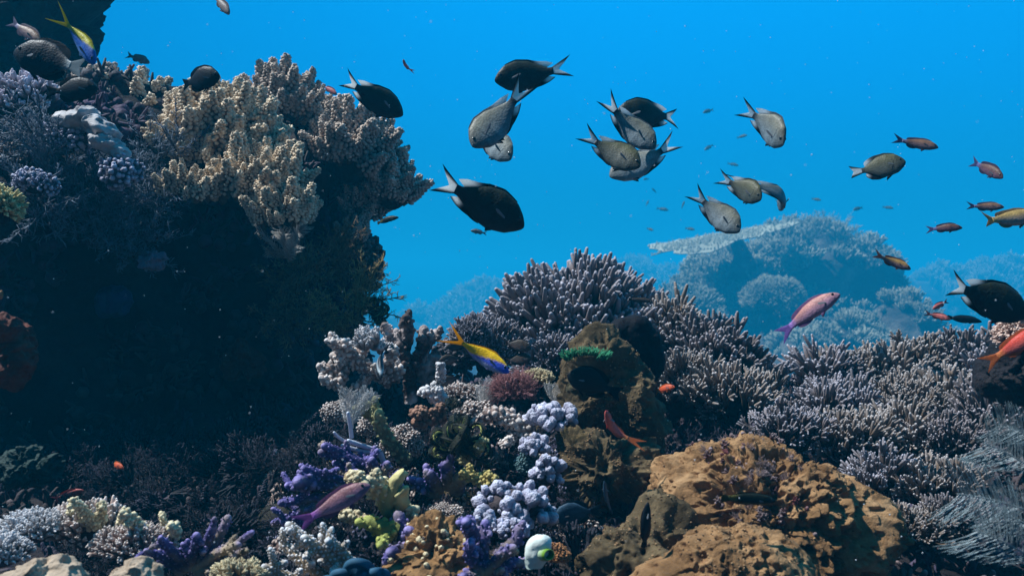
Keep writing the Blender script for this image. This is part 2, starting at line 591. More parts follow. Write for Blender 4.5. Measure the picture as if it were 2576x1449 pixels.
def puff(seed, n=48, sub=1):
    """round cauliflower head of small balls, radius about 1"""
    rng = np.random.RandomState(seed)
    mb = MB()
    V0, T0 = ico(sub)
    mb.add(V0 * 0.72, None, T0, (0.1, 0.4, 0))
    for d in spread_dirs(n, 2.3, rng):
        s = rng.uniform(0.12, 0.22)
        V = V0 * s + d * rng.uniform(0.66, 0.92)
        A = np.zeros((len(V), 3))
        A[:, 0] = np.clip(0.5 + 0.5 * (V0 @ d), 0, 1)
        A[:, 1] = rng.uniform(0.2, 0.8)
        mb.add(V, None, T0, A)
    return mb.arrays()


def feather(seed, n=26, L=1.0, plen=0.22, curve=0.25, r=0.010, sub=False):
    """a plume: curved stem along z with two rows of pinnules in the xz plane"""
    rng = np.random.RandomState(seed)
    mb = MB()
    t = np.linspace(0, 1, 8)
    S = np.stack([curve * t ** 2, 0 * t, L * t], 1)
    tube(mb, S, np.linspace(r * 1.8, r * 0.7, 8), 0.2, 0.7, 0.5, ns=4)
    for i in range(n):
        u = 0.12 + 0.86 * i / n
        c = np.array([curve * u * u, 0, L * u])
        tg = unit([2 * curve * u, 0, L])
        nx = np.array([tg[2], 0, -tg[0]])
        for s in (-1, 1):
            l = plen * (math.sin(math.pi * min(1, 0.12 + 0.88 * (1 - u) ** 0.7)) * 0.6 + 0.45) * rng.uniform(0.85, 1.12)
            d = unit(s * nx + 0.75 * tg + np.array([0, rng.uniform(-.25, .25), 0]))
            e = c + d * l
            d2 = tg * l * rng.uniform(.10, .34) + np.array([0, rng.uniform(-.12, .12) * l, 0])
            tube(mb, [c, c + (e - c) * .4 + d2 * .12, c + (e - c) * .75 + d2 * .5, e + d2], [r * 0.75, r * 0.65, r * 0.5, r * 0.3], 0.4, 1.0, rng.uniform(.1, .9), ns=3, cap=False)
    return mb.arrays()


def bush(seed, n=14, cone=1.1):
    """a fuzzy bush of small twiggy plumes, height about 1"""
    rng = np.random.RandomState(seed)
    mb = MB()
    for d in spread_dirs(n, cone, rng):
        L = rng.uniform(0.6, 1.05)
        b = rng.uniform(-.25, .25, 3)
        pts = [np.zeros(3), d * L * .35 + b * .1, d * L * .7 + b * .3 + [0, 0, .04], d * L + b * .5 + [0, 0, .1]]
        tube(mb, pts, [.016, .014, .012, .008], 0.0, 0.6, rng.rand(), ns=4)
        for i in range(16):
            u = 0.25 + 0.75 * i / 16
            k = min(2, int(u * 3))
            c = pts[k] + (pts[k + 1] - pts[k]) * (u * 3 - k)
            e = unit(d * 0.7 + rng.normal(0, 0.7, 3))
            l = rng.uniform(0.10, 0.22)
            tube(mb, [c, c + e * l * .5, c + e * l + [0, 0, .02]], [.010, .009, .005], 0.4, 1.0, rng.rand(), ns=3, cap=False)
            for q in range(2):
                e2 = unit(e + rng.normal(0, 0.6, 3))
                c2 = c + e * l * (.4 + .35 * q)
                tube(mb, [c2, c2 + e2 * l * .5], [.008, .004], 0.6, 1.0, rng.rand(), ns=3, cap=False)
    return mb.arrays()


def nubbly_finger(mb, pts, r, rng, g=0.5, nub=0.35, a0=0.2, a1=1.0, every=0.55):
    """a finger whose skin is studded with small knobs"""
    pts = np.asarray(pts, float)
    rad = np.linspace(r * 1.1, r * 0.8, len(pts))
    tube(mb, pts, rad, a0, a1, g, ns=8)
    V0, T0 = ico(1)
    seg = np.linalg.norm(np.diff(pts, axis=0), axis=1)
    tot = seg.sum()
    cum = np.r_[0, np.cumsum(seg)]
    n = int(tot / (r * every) * 3)
    ax = unit(pts[-1] - pts[0])
    M = frame(ax)
    for i in range(n):
        s = tot * (i + rng.rand()) / n
        k = min(len(seg) - 1, np.searchsorted(cum, s) - 1 if s > 0 else 0)
        c = pts[k] + (pts[k + 1] - pts[k]) * ((s - cum[k]) / seg[k])
        a = i * 2.39996
        o = M[:, 0] * math.cos(a) + M[:, 1] * math.sin(a)
        z = r * nub * rng.uniform(0.6, 1.3)
        V = V0 * rng.uniform(.7, 1.25, (len(V0), 1)) * rng.uniform(.75, 1.3, 3) * z + c + o * r * 0.92
        A = np.zeros((len(V), 3))
        A[:, 0] = np.clip(a0 + (a1 - a0) * (0.35 + 0.4 * s / tot) + 0.3 * (V0 @ o), 0, 1)
        A[:, 1] = np.clip(g + rng.uniform(-.3, .3), 0, 1)
        mb.add(V, None, T0, A)


BQ = [bouquet(s, nprim=12, cone=.85, nf=4, rad=.045, flen=.36) for s in (1, 2, 3, 4)]
BQ_FINE = [bouquet(s, nprim=11, cone=.85, nf=4, rad=0.041, flen=0.34, ns=6) for s in (11, 12, 13, 14)]
BQ_FAR = [bouquet(s, nprim=12, nf=3, rad=0.055, ns=4, flen=.34) for s in (21, 22, 23)]
BQ_STOUT = [bouquet(s, nprim=7, nf=3, rad=0.085, flen=0.32, ns=7) for s in (31, 32)]
LOBE = [knob_lobe(s, n=78, r=0.26, ks=0.078, point=.85) for s in (1, 2, 3)]
LOBE_THIN = [knob_lobe(s, n=62, r=0.19, ks=0.065, point=.9) for s in (4, 5)]
PUFF = [puff(s) for s in (1, 2, 3)]


def soft_head(seed):
    """fluffy lobed head: a lumpy ball with finer lumps on it, radius about 1"""
    rng = np.random.RandomState(seed)
    V0, T0 = ico(3)
    r = 1 + .22 * vnoise(V0 * 2.1 + seed * 5) + .13 * np.abs(vnoise(V0 * 5.5 + seed)) + .07 * rng.normal(0, 1, len(V0)) * .5
    V = V0 * r[:, None] * np.array([.9, .9, 1.1])
    A = np.zeros((len(V), 3))
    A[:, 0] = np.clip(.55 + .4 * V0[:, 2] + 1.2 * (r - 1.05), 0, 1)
    A[:, 1] = .5
    mb = MB()
    mb.add(V, None, T0, A)
    return mb.arrays()


HEAD = [soft_head(s) for s in (1, 2, 3, 4)]
FEATHER = [feather(s) for s in (1, 2)]
BUSH = [bush(s) for s in (1, 2, 3)]


def rock_arrays(center, ells, sub=5, amp=0.02, freq=8.0, oct=5, pits=0, pit_r=(0.01, 0.02), pit_d=0.5, seed=0, ridge=0.0,
                holes=None):
    """star-shaped union of ellipsoids seen from center, roughened by noise and pits"""
    rng = np.random.RandomState(seed)
    V0, T0 = ico(sub)
    c = np.asarray(center, float)
    rs = []
    for (ec, er, rot) in ells:
        Mr = np.array(Matrix.Rotation(rot, 3, 'Y'))
        o = (c - np.asarray(ec)) @ Mr
        d = V0 @ Mr
        er = np.asarray(er)
        oo, dd = o / er, d / er
        a = (dd * dd).sum(1)
        b = (dd * oo).sum(1)
        q = (oo * oo).sum() - 1
        disc = b * b - a * q
        t = np.where(disc > 0, (-b + np.sqrt(np.maximum(disc, 0))) / a, 0)
        rs.append(np.maximum(t, 1e-4))
    rs = np.array(rs)
    r = (rs ** 10).sum(0) ** 0.1
    V = c + V0 * r[:, None]
    n = fbm(V * freq + seed * 3.1, oct)
    if ridge:
        n = n + ridge * (1 - 2 * np.abs(vnoise(V * freq * 1.7 + seed)))
    V = V + V0 * (amp * n)[:, None]
    if holes:
        hf, ha = holes
        q = vnoise(V * hf + 4.7) + .35 * vnoise(V * hf * 2.1)
        V = V - V0 * (ha * sm(.16, .62, q) - .30 * ha * sm(-.1, -.7, vnoise(V * hf * 1.6 + 9)))[:, None]
    if pits:
        idx = rng.choice(len(V), pits, replace=False)
        pc = V[idx]
        pr = rng.uniform(pit_r[0], pit_r[1], pits)
        dep = np.zeros(len(V))
        for k in range(pits):
            q = np.linalg.norm((V - pc[k]) * np.array([1, 1, 1.25]), axis=1) / pr[k]
            dep = np.maximum(dep, np.where(q < 1, (1 - q * q) ** 1.5, 0) * pr[k])
            rim = np.exp(-((q - 1.15) / 0.28) ** 2) * pr[k] * 0.16
            dep = dep - np.where(dep < 1e-6, rim, 0)
        V = V - V0 * (dep * pit_d)[:, None]
    N = vnormals(V, T0)
    return V, T0, N


def vnormals(V, T):
    fn = np.cross(V[T[:, 1]] - V[T[:, 0]], V[T[:, 2]] - V[T[:, 0]])
    N = np.zeros_like(V)
    for k in range(3):
        np.add.at(N, T[:, k], fn)
    return N / (np.linalg.norm(N, axis=1, keepdims=True) + 1e-12)


def make_rock(name, label, cat, mat, center, ells, parent=None, group=None, **kw):
    V, T, N = rock_arrays(center, ells, **kw)
    mb = MB()
    mb.add(V, None, T, (0.5, 0.5, 0))
    o = mb.build(name, mat, parent, origin=None if parent else center)
    if parent is None:
        tag(o, label, cat, group)
    return o, V, N


def mound_coral(name, label, cat, mat, base_mat, center, radii, size, n, protos, seed, group=None, front=True, lift=0.35,
                base_name="base", branch_name="branches", kz=-0.15, jit=0.25, sizevar=0.3, basescale=0.86, axis=(0, 0, 1), scat=0.06):
    """colony: rough dome base with branch clumps all over its upper and front side"""
    rng = np.random.RandomState(seed)
    c = np.asarray(center, float)
    root = empty(name, c - np.array([0, 0, radii[2]]))
    tag(root, label, cat, group)
    off = np.array(root.location)
    V, T, N = rock_arrays(c, [(c, np.asarray(radii) * basescale * .82, 0)], sub=4, amp=0.10 * min(radii), freq=1.2 / min(radii), seed=seed)
    mb = MB()
    mb.add(V - off, None, T, (0.05, 0.4, 0))
    mb.build(base_name, base_mat, root)
    mb = MB()
    i = np.arange(int(n * 1.75)) + 0.5
    zz = 1 - 2 * i / len(i)
    ph = i * 2.39996 + seed
    D = np.stack([np.sqrt(1 - zz ** 2) * np.cos(ph), np.sqrt(1 - zz ** 2) * np.sin(ph), zz], 1)
    cnt = 0
    for d in D:
        if d[2] < kz or d[1] > 0.75:
            continue
        d = unit(d + rng.normal(0, 0.10, 3))
        p = c + d * np.asarray(radii) * basescale * (0.93 + rng.uniform(-scat, scat))
        up = unit(d / np.asarray(radii) * min(radii) + np.asarray(axis) * lift + rng.normal(0, jit * .5, 3))
        s = size * rng.uniform(1 - sizevar, 1 + sizevar)
        M = frame(up, rng.uniform(0, 6.28)) * s
        mb.put(protos[rng.randint(len(protos))], M, p - off, coladd=(0, rng.uniform(-.25, .25), 0))
        cnt += 1
    mb.build(branch_name, mat, root)
    return root


# ------------------------------------------------------------------ fish
def smooth_interp(t, xs, ys):
    d = np.linspace(0, 1, 400)
    y = np.interp(d, xs, ys)
    k = np.hanning(33)
    k /= k.sum()
    yp = np.pad(y, 16, mode='edge')
    ysm = np.convolve(yp, k, 'valid')
    bl = np.clip(d / 0.08, 0, 1)
    y2 = y * (1 - bl) + ysm * bl
    return np.interp(t, d, y2)


SPECIES = {
    # t, top, bottom, half width (fractions of total length); bl = share of the length that is body
    'damsel': dict(bl=0.78, prof=[(0, .008, .012, .004), (.02, .04, .042, .018), (.07, .09, .082, .036), (.2, .172, .16, .062), (.42, .222, .205, .074),
                                  (.62, .198, .182, .062), (.80, .115, .108, .036), (.93, .055, .053, .018), (1, .05, .05, .012)],
                   tail=(.235, .15, .38), dorsal=(.22, .90, [.008, .018, .022, .024, .024, .026, .036, .060, .055]), anal=(.55, .91, [.008, .016, .028, .05, .062, .05]), pelvic=.10),
    'roundfish': dict(bl=0.76, prof=[(0, .01, .012, .006), (.02, .05, .05, .02), (.07, .10, .10, .04), (.2, .19, .18, .065), (.42, .235, .215, .075),
                                     (.62, .215, .20, .062), (.82, .115, .11, .034), (.94, .055, .055, .017), (1, .055, .055, .012)],
                      tail=(.23, .13, .72), dorsal=(.2, .9, [.01, .03, .035, .04, .05, .07, .07, .01]), anal=(.5, .9, [.01, .03, .06, .085, .07, .01]), pelvic=.17),
    'anthias': dict(bl=0.77, prof=[(0, .006, .01, .005), (.02, .026, .03, .018), (.08, .062, .058, .038), (.22, .105, .098, .056), (.42, .125, .115, .060),
                                   (.62, .11, .10, .05), (.82, .066, .06, .03), (.94, .045, .042, .016), (1, .046, .044, .012)],
                    tail=(.23, .125, .5), dorsal=(.22, .88, [.01, .035, .04, .04, .042, .05, .055, .012]), anal=(.6, .86, [.008, .04, .055, .045, .008]), pelvic=.11),
    'fusilier': dict(bl=0.74, prof=[(0, .006, .008, .005), (.02, .022, .024, .016), (.08, .06, .06, .036), (.22, .098, .105, .052), (.42, .118, .128, .058),
                                    (.62, .105, .105, .046), (.82, .058, .055, .026), (.94, .027, .027, .013), (1, .027, .027, .01)],
                     tail=(.28, .16, .25), dorsal=(.3, .9, [.006, .022, .022, .018, .014, .012, .004]), anal=(.62, .88, [.005, .02, .015, .004]), pelvic=.06),
    'wrasse': dict(bl=0.84, prof=[(0, .006, .008, .005), (.02, .022, .022, .014), (.08, .05, .048, .03), (.22, .086, .082, .044), (.45, .104, .10, .048),
                                  (.68, .094, .09, .04), (.86, .064, .062, .026), (.95, .05, .05, .016), (1, .05, .05, .012)],
                   tail=(.16, .07, 1.08), dorsal=(.2, .93, [.006, .018, .02, .02, .022, .02, .006]), anal=(.5, .93, [.006, .018, .02, .02, .006]), pelvic=.05),
}

DK = (0.012, 0.014, 0.017)


def lerp(a, b, t):
    return np.asarray(a)[None] * (1 - t[:, None]) + np.asarray(b)[None] * t[:, None]


def col_chromis(body, white=(0.95, 0.95, 0.92), back=None):
    def f(part, V, u, v):
        n = len(V)
        if part == 'body':
            t = sm(-.10, .16, V[:, 2])
            c = lerp(body, back or [k * 0.55 for k in body], t)
            h = sm(.30, .48, V[:, 0])
            c = c * (1 - 0.45 * h[:, None])
            # gill cover edge and faint row streaks along the scales
            xg = .295 - 1.9 * (V[:, 2] + .01) ** 2
            gl = np.exp(-((V[:, 0] - xg) / .008) ** 2) * (np.abs(V[:, 2]) < .11)
            c = c * (1 - .55 * gl[:, None] + .35 * np.exp(-((V[:, 0] - xg + .02) / .008) ** 2)[:, None] * (np.abs(V[:, 2]) < .11)[:, None])
            c = c * (1 + .22 * fbm(V * np.array([9, 3, 16.]) + 3, 3))[:, None]
            tl = sm(-.20, -.27, V[:, 0])
            return c * (1 - tl[:, None]) + np.array([[.02, .022, .028]]) * tl[:, None]
        if part == 'tail':
            e = sm(.62, .80, np.abs(v))
            return lerp(white, DK, np.maximum(e, 1 - sm(.0, .12, u)))
        if part in ('dorsal', 'anal'):
            s = sm(.66, .88, v) * sm(.05, .35, u)
            lead = [k * 0.8 for k in body]
            c = lerp(lead if part == 'dorsal' else DK, white, s)
            if part == 'anal':
                e = sm(.80, .97, u)
                c = c * (1 - e[:, None]) + np.array([DK]) * e[:, None]
            return c
        return np.tile(np.array(DK), (n, 1))
    return f


def col_plain(c, fin=None, tail=None, belly=None, back=None, mark=None):
    def f(part, V, u, v):
        n = len(V)
        if part == 'body':
            t = sm(-.06, .07, V[:, 2])
            r = lerp(belly or c, back or c, t) * (1 + .25 * fbm(V * np.array([10, 3, 18.]) + 5, 3))[:, None]
            xg = .285 - 2.2 * V[:, 2] ** 2
            r = r * (1 - .4 * np.exp(-((V[:, 0] - xg) / .008) ** 2) * (np.abs(V[:, 2]) < .08))[:, None]
            if tail:
                h = sm(-.12, -.26, V[:, 0])
                r = r * (1 - h[:, None]) + np.array([tail]) * h[:, None]
            if mark is not None:
                r = mark(V, r)
            return r
        if part == 'tail':
            return np.tile(np.array(tail or fin or c), (n, 1))
        return np.tile(np.array(fin or c), (n, 1))
    return f


def mk_fusilier(yel, blu, bel, lift=0.0):
    def f(part, V, u, v):
        n = len(V)
        if part == 'body':
            # the yellow back widens towards the tail
            line = lift + 0.045 - 0.105 * sm(.40, -.15, V[:, 0])
            t = sm(-.012, .012, V[:, 2] - line)
            c = lerp(blu, yel, t)
            b = sm(-.045, -.085, V[:, 2] + 0.0 * V[:, 0])
            c = c * (1 - b[:, None]) + np.array([bel]) * b[:, None]
            h = sm(-.14, -.22, V[:, 0])
            return c * (1 - h[:, None]) + np.array([yel]) * h[:, None]
        if part in ('tail', 'dorsal'):
            return np.tile(np.array(yel), (n, 1))
        return np.tile(np.array(bel), (n, 1))
    return f


def fin_grid(mb, base, tipp, nu, th, colf, part):
    """thin lens-shaped fin between a base curve and an edge curve (both k x 3, lying near y = 0)"""
    k = len(base)
    u = np.linspace(0, 1, nu)
    vv = np.linspace(0, 1, k)
    G = base[None] * (1 - u)[:, None, None] + tipp[None] * u[:, None, None]
    edge = np.minimum(1, (1 - u) * 6)[:, None] * np.minimum(1, np.minimum(vv, 1 - vv) * 8 + 0.02)[None]
    t = th * (0.35 + 0.65 * (1 - u))[:, None] * edge
    U = np.repeat(u, k)
    W = np.tile(vv, nu)
    for s in (1, -1):
        V = G.copy()
        V[:, :, 1] += s * t
        V = V.reshape(-1, 3)
        i = np.arange(nu - 1)[:, None] * k
        j = np.arange(k - 1)[None]
        Q = np.stack([i + j, i + j + 1, i + k + j + 1, i + k + j], -1).reshape(-1, 4)
        if s < 0:
            Q = Q[:, ::-1]
        A = colf(part, V, U, W if part != 'tail' else W * 2 - 1)
        A = np.c_[A, np.full(len(A), 1.0 - 0.65 * min(1, max(0, float(part != 'body'))))]
        mb.add(V, Q, None, A)


def fish_body(sp, colf, nr=46, ns=28):
    S = SPECIES[sp]
    pr = np.array(S['prof'])
    t = np.r_[0, .006, .018, .035, .06, .09, np.linspace(.13, 1, nr - 6)]
    top = smooth_interp(t, pr[:, 0], pr[:, 1])
    bot = smooth_interp(t, pr[:, 0], pr[:, 2])
    wd = smooth_interp(t, pr[:, 0], pr[:, 3])
    x = 0.5 - S['bl'] * t
    an = np.arange(ns) * 2 * math.pi / ns
    ca, sa = np.cos(an), np.sin(an)
    mb = MB()
    cc = np.sign(ca) * np.abs(ca) ** 0.9
    V = np.zeros((len(t), ns, 3))
    V[:, :, 0] = x[:, None]
    V[:, :, 1] = wd[:, None] * cc[None]
    V[:, :, 2] = np.where(sa[None] > 0, top[:, None], bot[:, None]) * sa[None]
    # mouth: nose sits slightly low
    V[:, :, 2] -= 0.018 * np.exp(-t / 0.12)[:, None]
    V = V.reshape(-1, 3)
    i = np.arange(len(t) - 1)[:, None] * ns
    j = np.arange(ns)[None]
    j2 = (j + 1) % ns
    Q = np.stack([i + j2, i + j, i + ns + j, i + ns + j2], -1).reshape(-1, 4)
    T = np.stack([np.zeros(ns - 2, int), np.arange(1, ns - 1), np.arange(2, ns)], -1)
    e = (len(t) - 1) * ns
    T = np.concatenate([T, np.stack([np.full(ns - 2, e), e + np.arange(2, ns), e + np.arange(1, ns - 1)], -1)])
    mb.add(V, Q, T, np.c_[colf('body', V, None, None), np.ones(len(V))])
    # tail fin
    tl, sp_, fork = S['tail']
    v = np.linspace(-1, 1, 15)
    xb = 0.5 - S['bl'] + 0.02
    base = np.stack([np.full(15, xb), 0 * v, v * bot[-1] * 0.9], 1)
    ln = tl * (fork + (1 - fork) * np.abs(v) ** 1.4)
    if fork > 1:
        ln = tl * (1.0 - 0.18 * v ** 2)
    edge = np.stack([xb - ln - 0.0, 0 * v, v * sp_ * (1.0 if fork > 1 else 0.55 + 0.45 * np.abs(v))], 1)
    fin_grid(mb, base, edge, 7, 0.010, colf, 'tail')
    # dorsal and anal fins
    for part, sg, prof in (('dorsal', 1, top), ('anal', -1, bot)):
        t0, t1, hs = S[part]
        tt = np.linspace(t0, t1, 18)
        h = np.interp(np.linspace(0, 1, 18), np.linspace(0, 1, len(hs)), hs)
        zb = np.interp(tt, t, prof)
        xx = 0.5 - S['bl'] * tt
        base = np.stack([xx, 0 * xx, sg * (zb - 0.012)], 1)
        sweep = np.linspace(0.25, 1.0, 18) + .7 * sm(.75, 1, np.linspace(0, 1, 18))
        edge = np.stack([xx - h * sweep, 0 * xx, sg * (zb + h * (1 - 0.25 * sweep))], 1)
        fin_grid(mb, base, edge, 5, 0.006, colf, part)
    # pelvic fins
    L = S['pelvic']
    zb = np.interp(.36, t, bot)
    xx = 0.5 - S['bl'] * np.linspace(.33, .40, 6)
    for s in (1, -1):
        base = np.stack([xx, np.full(6, s * .018), np.full(6, -zb + 0.016)], 1)
        w_ = np.linspace(1, .45, 6)
        edge = base + np.stack([-L * w_ * 0.8, np.full(6, s * .012), -L * w_ * .55], 1)
        fin_grid(mb, base, edge, 4, 0.004, colf, 'pelvic')
    eye = (0.5 - S['bl'] * 0.105, np.interp(.105, t, wd) * 0.93, np.interp(.105, t, top) * 0.34 - 0.004)
    return mb, eye, (0.5 - S['bl'] * .27, np.interp(.27, t, wd))


_fish_cache = {}
COLORS = {}


def fish_parts(sp, tone, bend, lod):
    key = (sp, tone, bend, lod)
    if key in _fish_cache:
        return _fish_cache[key]
    mb, eye, pec = fish_body(sp, COLORS[tone], nr=46 if lod else 16, ns=28 if lod else 10)
    V, Q, T, A = mb.arrays()

    def bendf(V):
        V = V.copy()
        k = np.maximum(0, 0.20 - V[:, 0])
        V[:, 1] += bend * k * k * 1.6
        return V
    m2 = MB()
    m2.add(bendf(V), Q, T, A)
    res = dict(body=m2)
    if lod:
        V0, T0 = ico(2)
        r = 0.022 if sp in ('damsel', 'roundfish') else 0.020
        res['eyes'] = []
        for s in (1, -1):
            e = MB()
            c = np.array([eye[0], s * eye[1], eye[2]])
            e.add(V0 * np.array([r, r * .45, r]) + c, None, T0, (0, 0, 0))
            res['eyes'].append(e)
        res['pec'] = []
        for s in (1, -1):
            e = MB()
            k = 7
            w_ = np.linspace(-1, 1, k)
            base = np.stack([np.full(k, pec[0]), np.full(k, s * pec[1] * .93), -0.03 + w_ * .009], 1)
            ln = (0.15 if sp == 'damsel' else 0.12) * (1 - .25 * w_ ** 2)
            edge = base + np.stack([-ln * .80, s * ln * .50, w_ * .009 + ln * .22], 1)
            fin_grid(e, base, edge, 5, 0.003, lambda p, V, u, v: np.tile((.5, .5, .5), (len(V), 1)), 'pec')
            res['pec'].append(e)
    _fish_cache[key] = res
    return res


_fish_mesh = {}


def fish(name, cat, label, sp, tone, nose, tail, d=1.0, dd=0.0, tilt=0.0, bend=0.0, group=None, lod=True):
    """nose and tail tip in photo pixels; d = distance, dd = how much farther the tail tip is; tilt leans the back away"""
    a, b = P(*nose, d - dd / 2), P(*tail, d + dd / 2)
    fx = unit(a - b)
    L = np.linalg.norm(a - b)
    up = np.array([0, tilt, 1.0])
    up = unit(up - fx * (up @ fx))
    fy = np.cross(up, fx)
    M = Matrix(np.stack([fx, fy, up], 1).tolist()).to_4x4()
    M = Matrix.Translation(Vector((a + b) / 2)) @ M @ Matrix.Scale(L, 4)
    key = (sp, tone, bend, lod)
    pt = fish_parts(*key)
    if key not in _fish_mesh:
        pend = dict(body=pt['body'].build("body", M_FISH))
        if lod:
            pend['eyes'] = [e.build("eye", M_EYE) for e in pt['eyes']]
            pend['pec'] = [e.build("pectoral_fin", M_FIN) for e in pt['pec']]
        _fish_mesh[key] = pend
        src, fresh = pend, True
    else:
        src, fresh = _fish_mesh[key], False

    def use(o):
        if fresh:
            return o
        c = o.copy()
        sc.collection.objects.link(c)
        return c
    if not lod:
        o = use(src['body'])
        o.name = name
        o.matrix_world = M
        tag(o, label, cat, group)
        return o
    root = empty(name, (0, 0, 0))
    root.matrix_world = M
    tag(root, label, cat, group)
    for o in [src['body']] + src['eyes'] + src['pec']:
        c = use(o)
        c.name = o.name.split('.')[0]
        c.parent = root
    return root

# ================================================================== SETTING
def ground_z(x, y):
    """reef crest close to the camera, then a drop to a deeper floor"""
    near = -0.32 + (np.clip(y, 0.3, 1.45) - 0.7) * 0.20
    left = sm(-.15, -.5, x) * 0.03
    drop = sm(1.55, 4.0, y) * 1.35
    far = sm(4.0, 40.0, y) * 0.9
    return near - left - drop - far


def build_ground():
    n = 340
    u = np.linspace(-1, 1, n)
    gx = np.sinh(u * 5.6) / np.sinh(5.6) * 60
    v = np.linspace(0, 1, n)
    gy = -1.5 + np.sinh(v * 4.6) / np.sinh(4.6) * 75
    X, Y = np.meshgrid(gx, gy)
    x, y = X.ravel(), Y.ravel()
    z = ground_z(x, y)
    p = np.stack([x, y, 0 * x], 1)
    amp = np.clip(0.028 * y, 0.028, 0.5)
    z = z + amp * fbm(p * np.clip(5.5 / np.maximum(y, 1), .35, 5.5)[:, None], 3) * np.where(y > 3, 1.2, 1) + 0.010 * fbm(p * 24, 3)
    V = np.stack([x, y, z], 1)
    i = np.arange(n - 1)[:, None] * n
    j = np.arange(n - 1)[None]
    Q = np.stack([i + j, i + j + 1, i + n + j + 1, i + n + j], -1).reshape(-1, 4)
    mb = MB()
    mb.add(V, Q, None, (0.5, 0.5, 0))
    o = mb.build("seabed", M_SEABED)
    o["kind"] = "structure"
    return o


build_ground()

# loose rubble and stubby growth carpeting the near reef floor
def build_rubble():
    rng = np.random.RandomState(77)
    mb = MB()
    V0, T0 = ico(1)
    for k in range(7500):
        y = rng.uniform(0.55, 1.65)
        x = rng.uniform(-0.62, 0.66) * y
        z = float(ground_z(np.array([x]), np.array([y]))[0]) + rng.uniform(0.0, 0.02)
        g = rng.rand()
        far_left = x < -.10 and y > .82  # rubble here is coloured darker in place of the wall's shade
        if rng.rand() < (0.12 if far_left else 0.5):
            s = rng.uniform(0.002, 0.008)
            M = frame(unit(rng.normal(0, 1, 3))) @ np.diag([s, s * rng.uniform(.7, 1.2), s * rng.uniform(.8, 1.8)])
            A = np.zeros((len(V0), 3))
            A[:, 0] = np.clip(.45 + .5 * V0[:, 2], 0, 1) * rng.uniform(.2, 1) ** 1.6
            A[:, 1] = g
            mb.add(V0 @ M.T + [x, y, z], None, T0, A)
        else:
            d = unit(rng.normal(0, .6, 3) + [0, -.2, 1])
            l = rng.uniform(.010, .034)
            r = rng.uniform(.0015, .0045)
            q = np.array([x, y, z - .01])
            tube(mb, [q, q + d * l * .6, q + d * l + rng.normal(0, .003, 3)], [r * 1.2, r, r * .8], 0, rng.uniform(.0, .3) if far_left else rng.uniform(.4, 1), g * (.3 if far_left else 1), ns=6)
    o = mb.build("reef_rubble", M_RUBBLE)
    o["kind"] = "stuff"


build_rubble()

# ------------------------------------------------------------------ left bommie with its overhang
def ppm(d):
    return F / d


bc = P(330, 810, 1.78)
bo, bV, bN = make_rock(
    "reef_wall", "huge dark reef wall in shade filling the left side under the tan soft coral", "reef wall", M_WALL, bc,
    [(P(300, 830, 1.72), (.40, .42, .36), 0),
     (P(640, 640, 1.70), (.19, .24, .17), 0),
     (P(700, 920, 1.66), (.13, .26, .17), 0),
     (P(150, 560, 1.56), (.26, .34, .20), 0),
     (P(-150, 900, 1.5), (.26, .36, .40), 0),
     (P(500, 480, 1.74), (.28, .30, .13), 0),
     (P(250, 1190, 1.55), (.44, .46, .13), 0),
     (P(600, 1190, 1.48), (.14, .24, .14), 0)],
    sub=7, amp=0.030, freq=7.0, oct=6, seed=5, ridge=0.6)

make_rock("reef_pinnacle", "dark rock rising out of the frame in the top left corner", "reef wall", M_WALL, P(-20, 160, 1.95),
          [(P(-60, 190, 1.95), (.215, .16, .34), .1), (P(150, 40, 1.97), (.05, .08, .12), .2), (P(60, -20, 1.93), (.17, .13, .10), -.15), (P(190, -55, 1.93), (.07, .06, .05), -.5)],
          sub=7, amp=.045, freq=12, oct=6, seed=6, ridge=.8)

# dim growth on the wall: part of the wall, nobody could count it
def wall_growth():
    rng = np.random.RandomState(9)
    off = np.array(bo.location)
    mb = MB()
    V0, T0 = ico(1)
    idx = np.where(bN[:, 1] < 0.35)[0]
    idx = rng.choice(idx, 7000, replace=False)
    clump = fbm(bV[idx] * 9, 2)
    for k, c in zip(idx, clump):
        p, n = bV[k] - off, bN[k]
        g = rng.rand()
        if c < -0.15:
            continue
        if rng.rand() < .6:
            s = rng.uniform(.005, .014)
            A = np.zeros((len(V0), 3))
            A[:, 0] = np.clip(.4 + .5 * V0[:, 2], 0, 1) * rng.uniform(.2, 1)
            A[:, 1] = g
            M = frame(n) @ np.diag([s, s, s * rng.uniform(.6, 1.6)])
            mb.add(V0 @ M.T + p, None, T0, A)
        else:
            for q in range(3):
                d = unit(n + rng.normal(0, .6, 3) + [0, 0, .2])
                l = rng.uniform(.012, .035)
                tube(mb, [p, p + d * l * .6, p + d * l], [.0035, .003, .0018], .2, rng.uniform(.5, 1), g, ns=4, cap=False)
    o = mb.build("turf_growth", M_TURF, bo)
    o["kind"] = "stuff"


wall_growth()


def on_wall(px, py, d0=1.0, d1=2.2):
    """distance at which the view line through a pixel first meets the wall"""
    D = P(px, py, 1.0)
    t = (bV @ D) / (D @ D)
    near = np.linalg.norm(bV - t[:, None] * D, axis=1)
    ok = np.where(near < 0.022)[0]
    return float(t[ok].min()) if len(ok) else 1.6


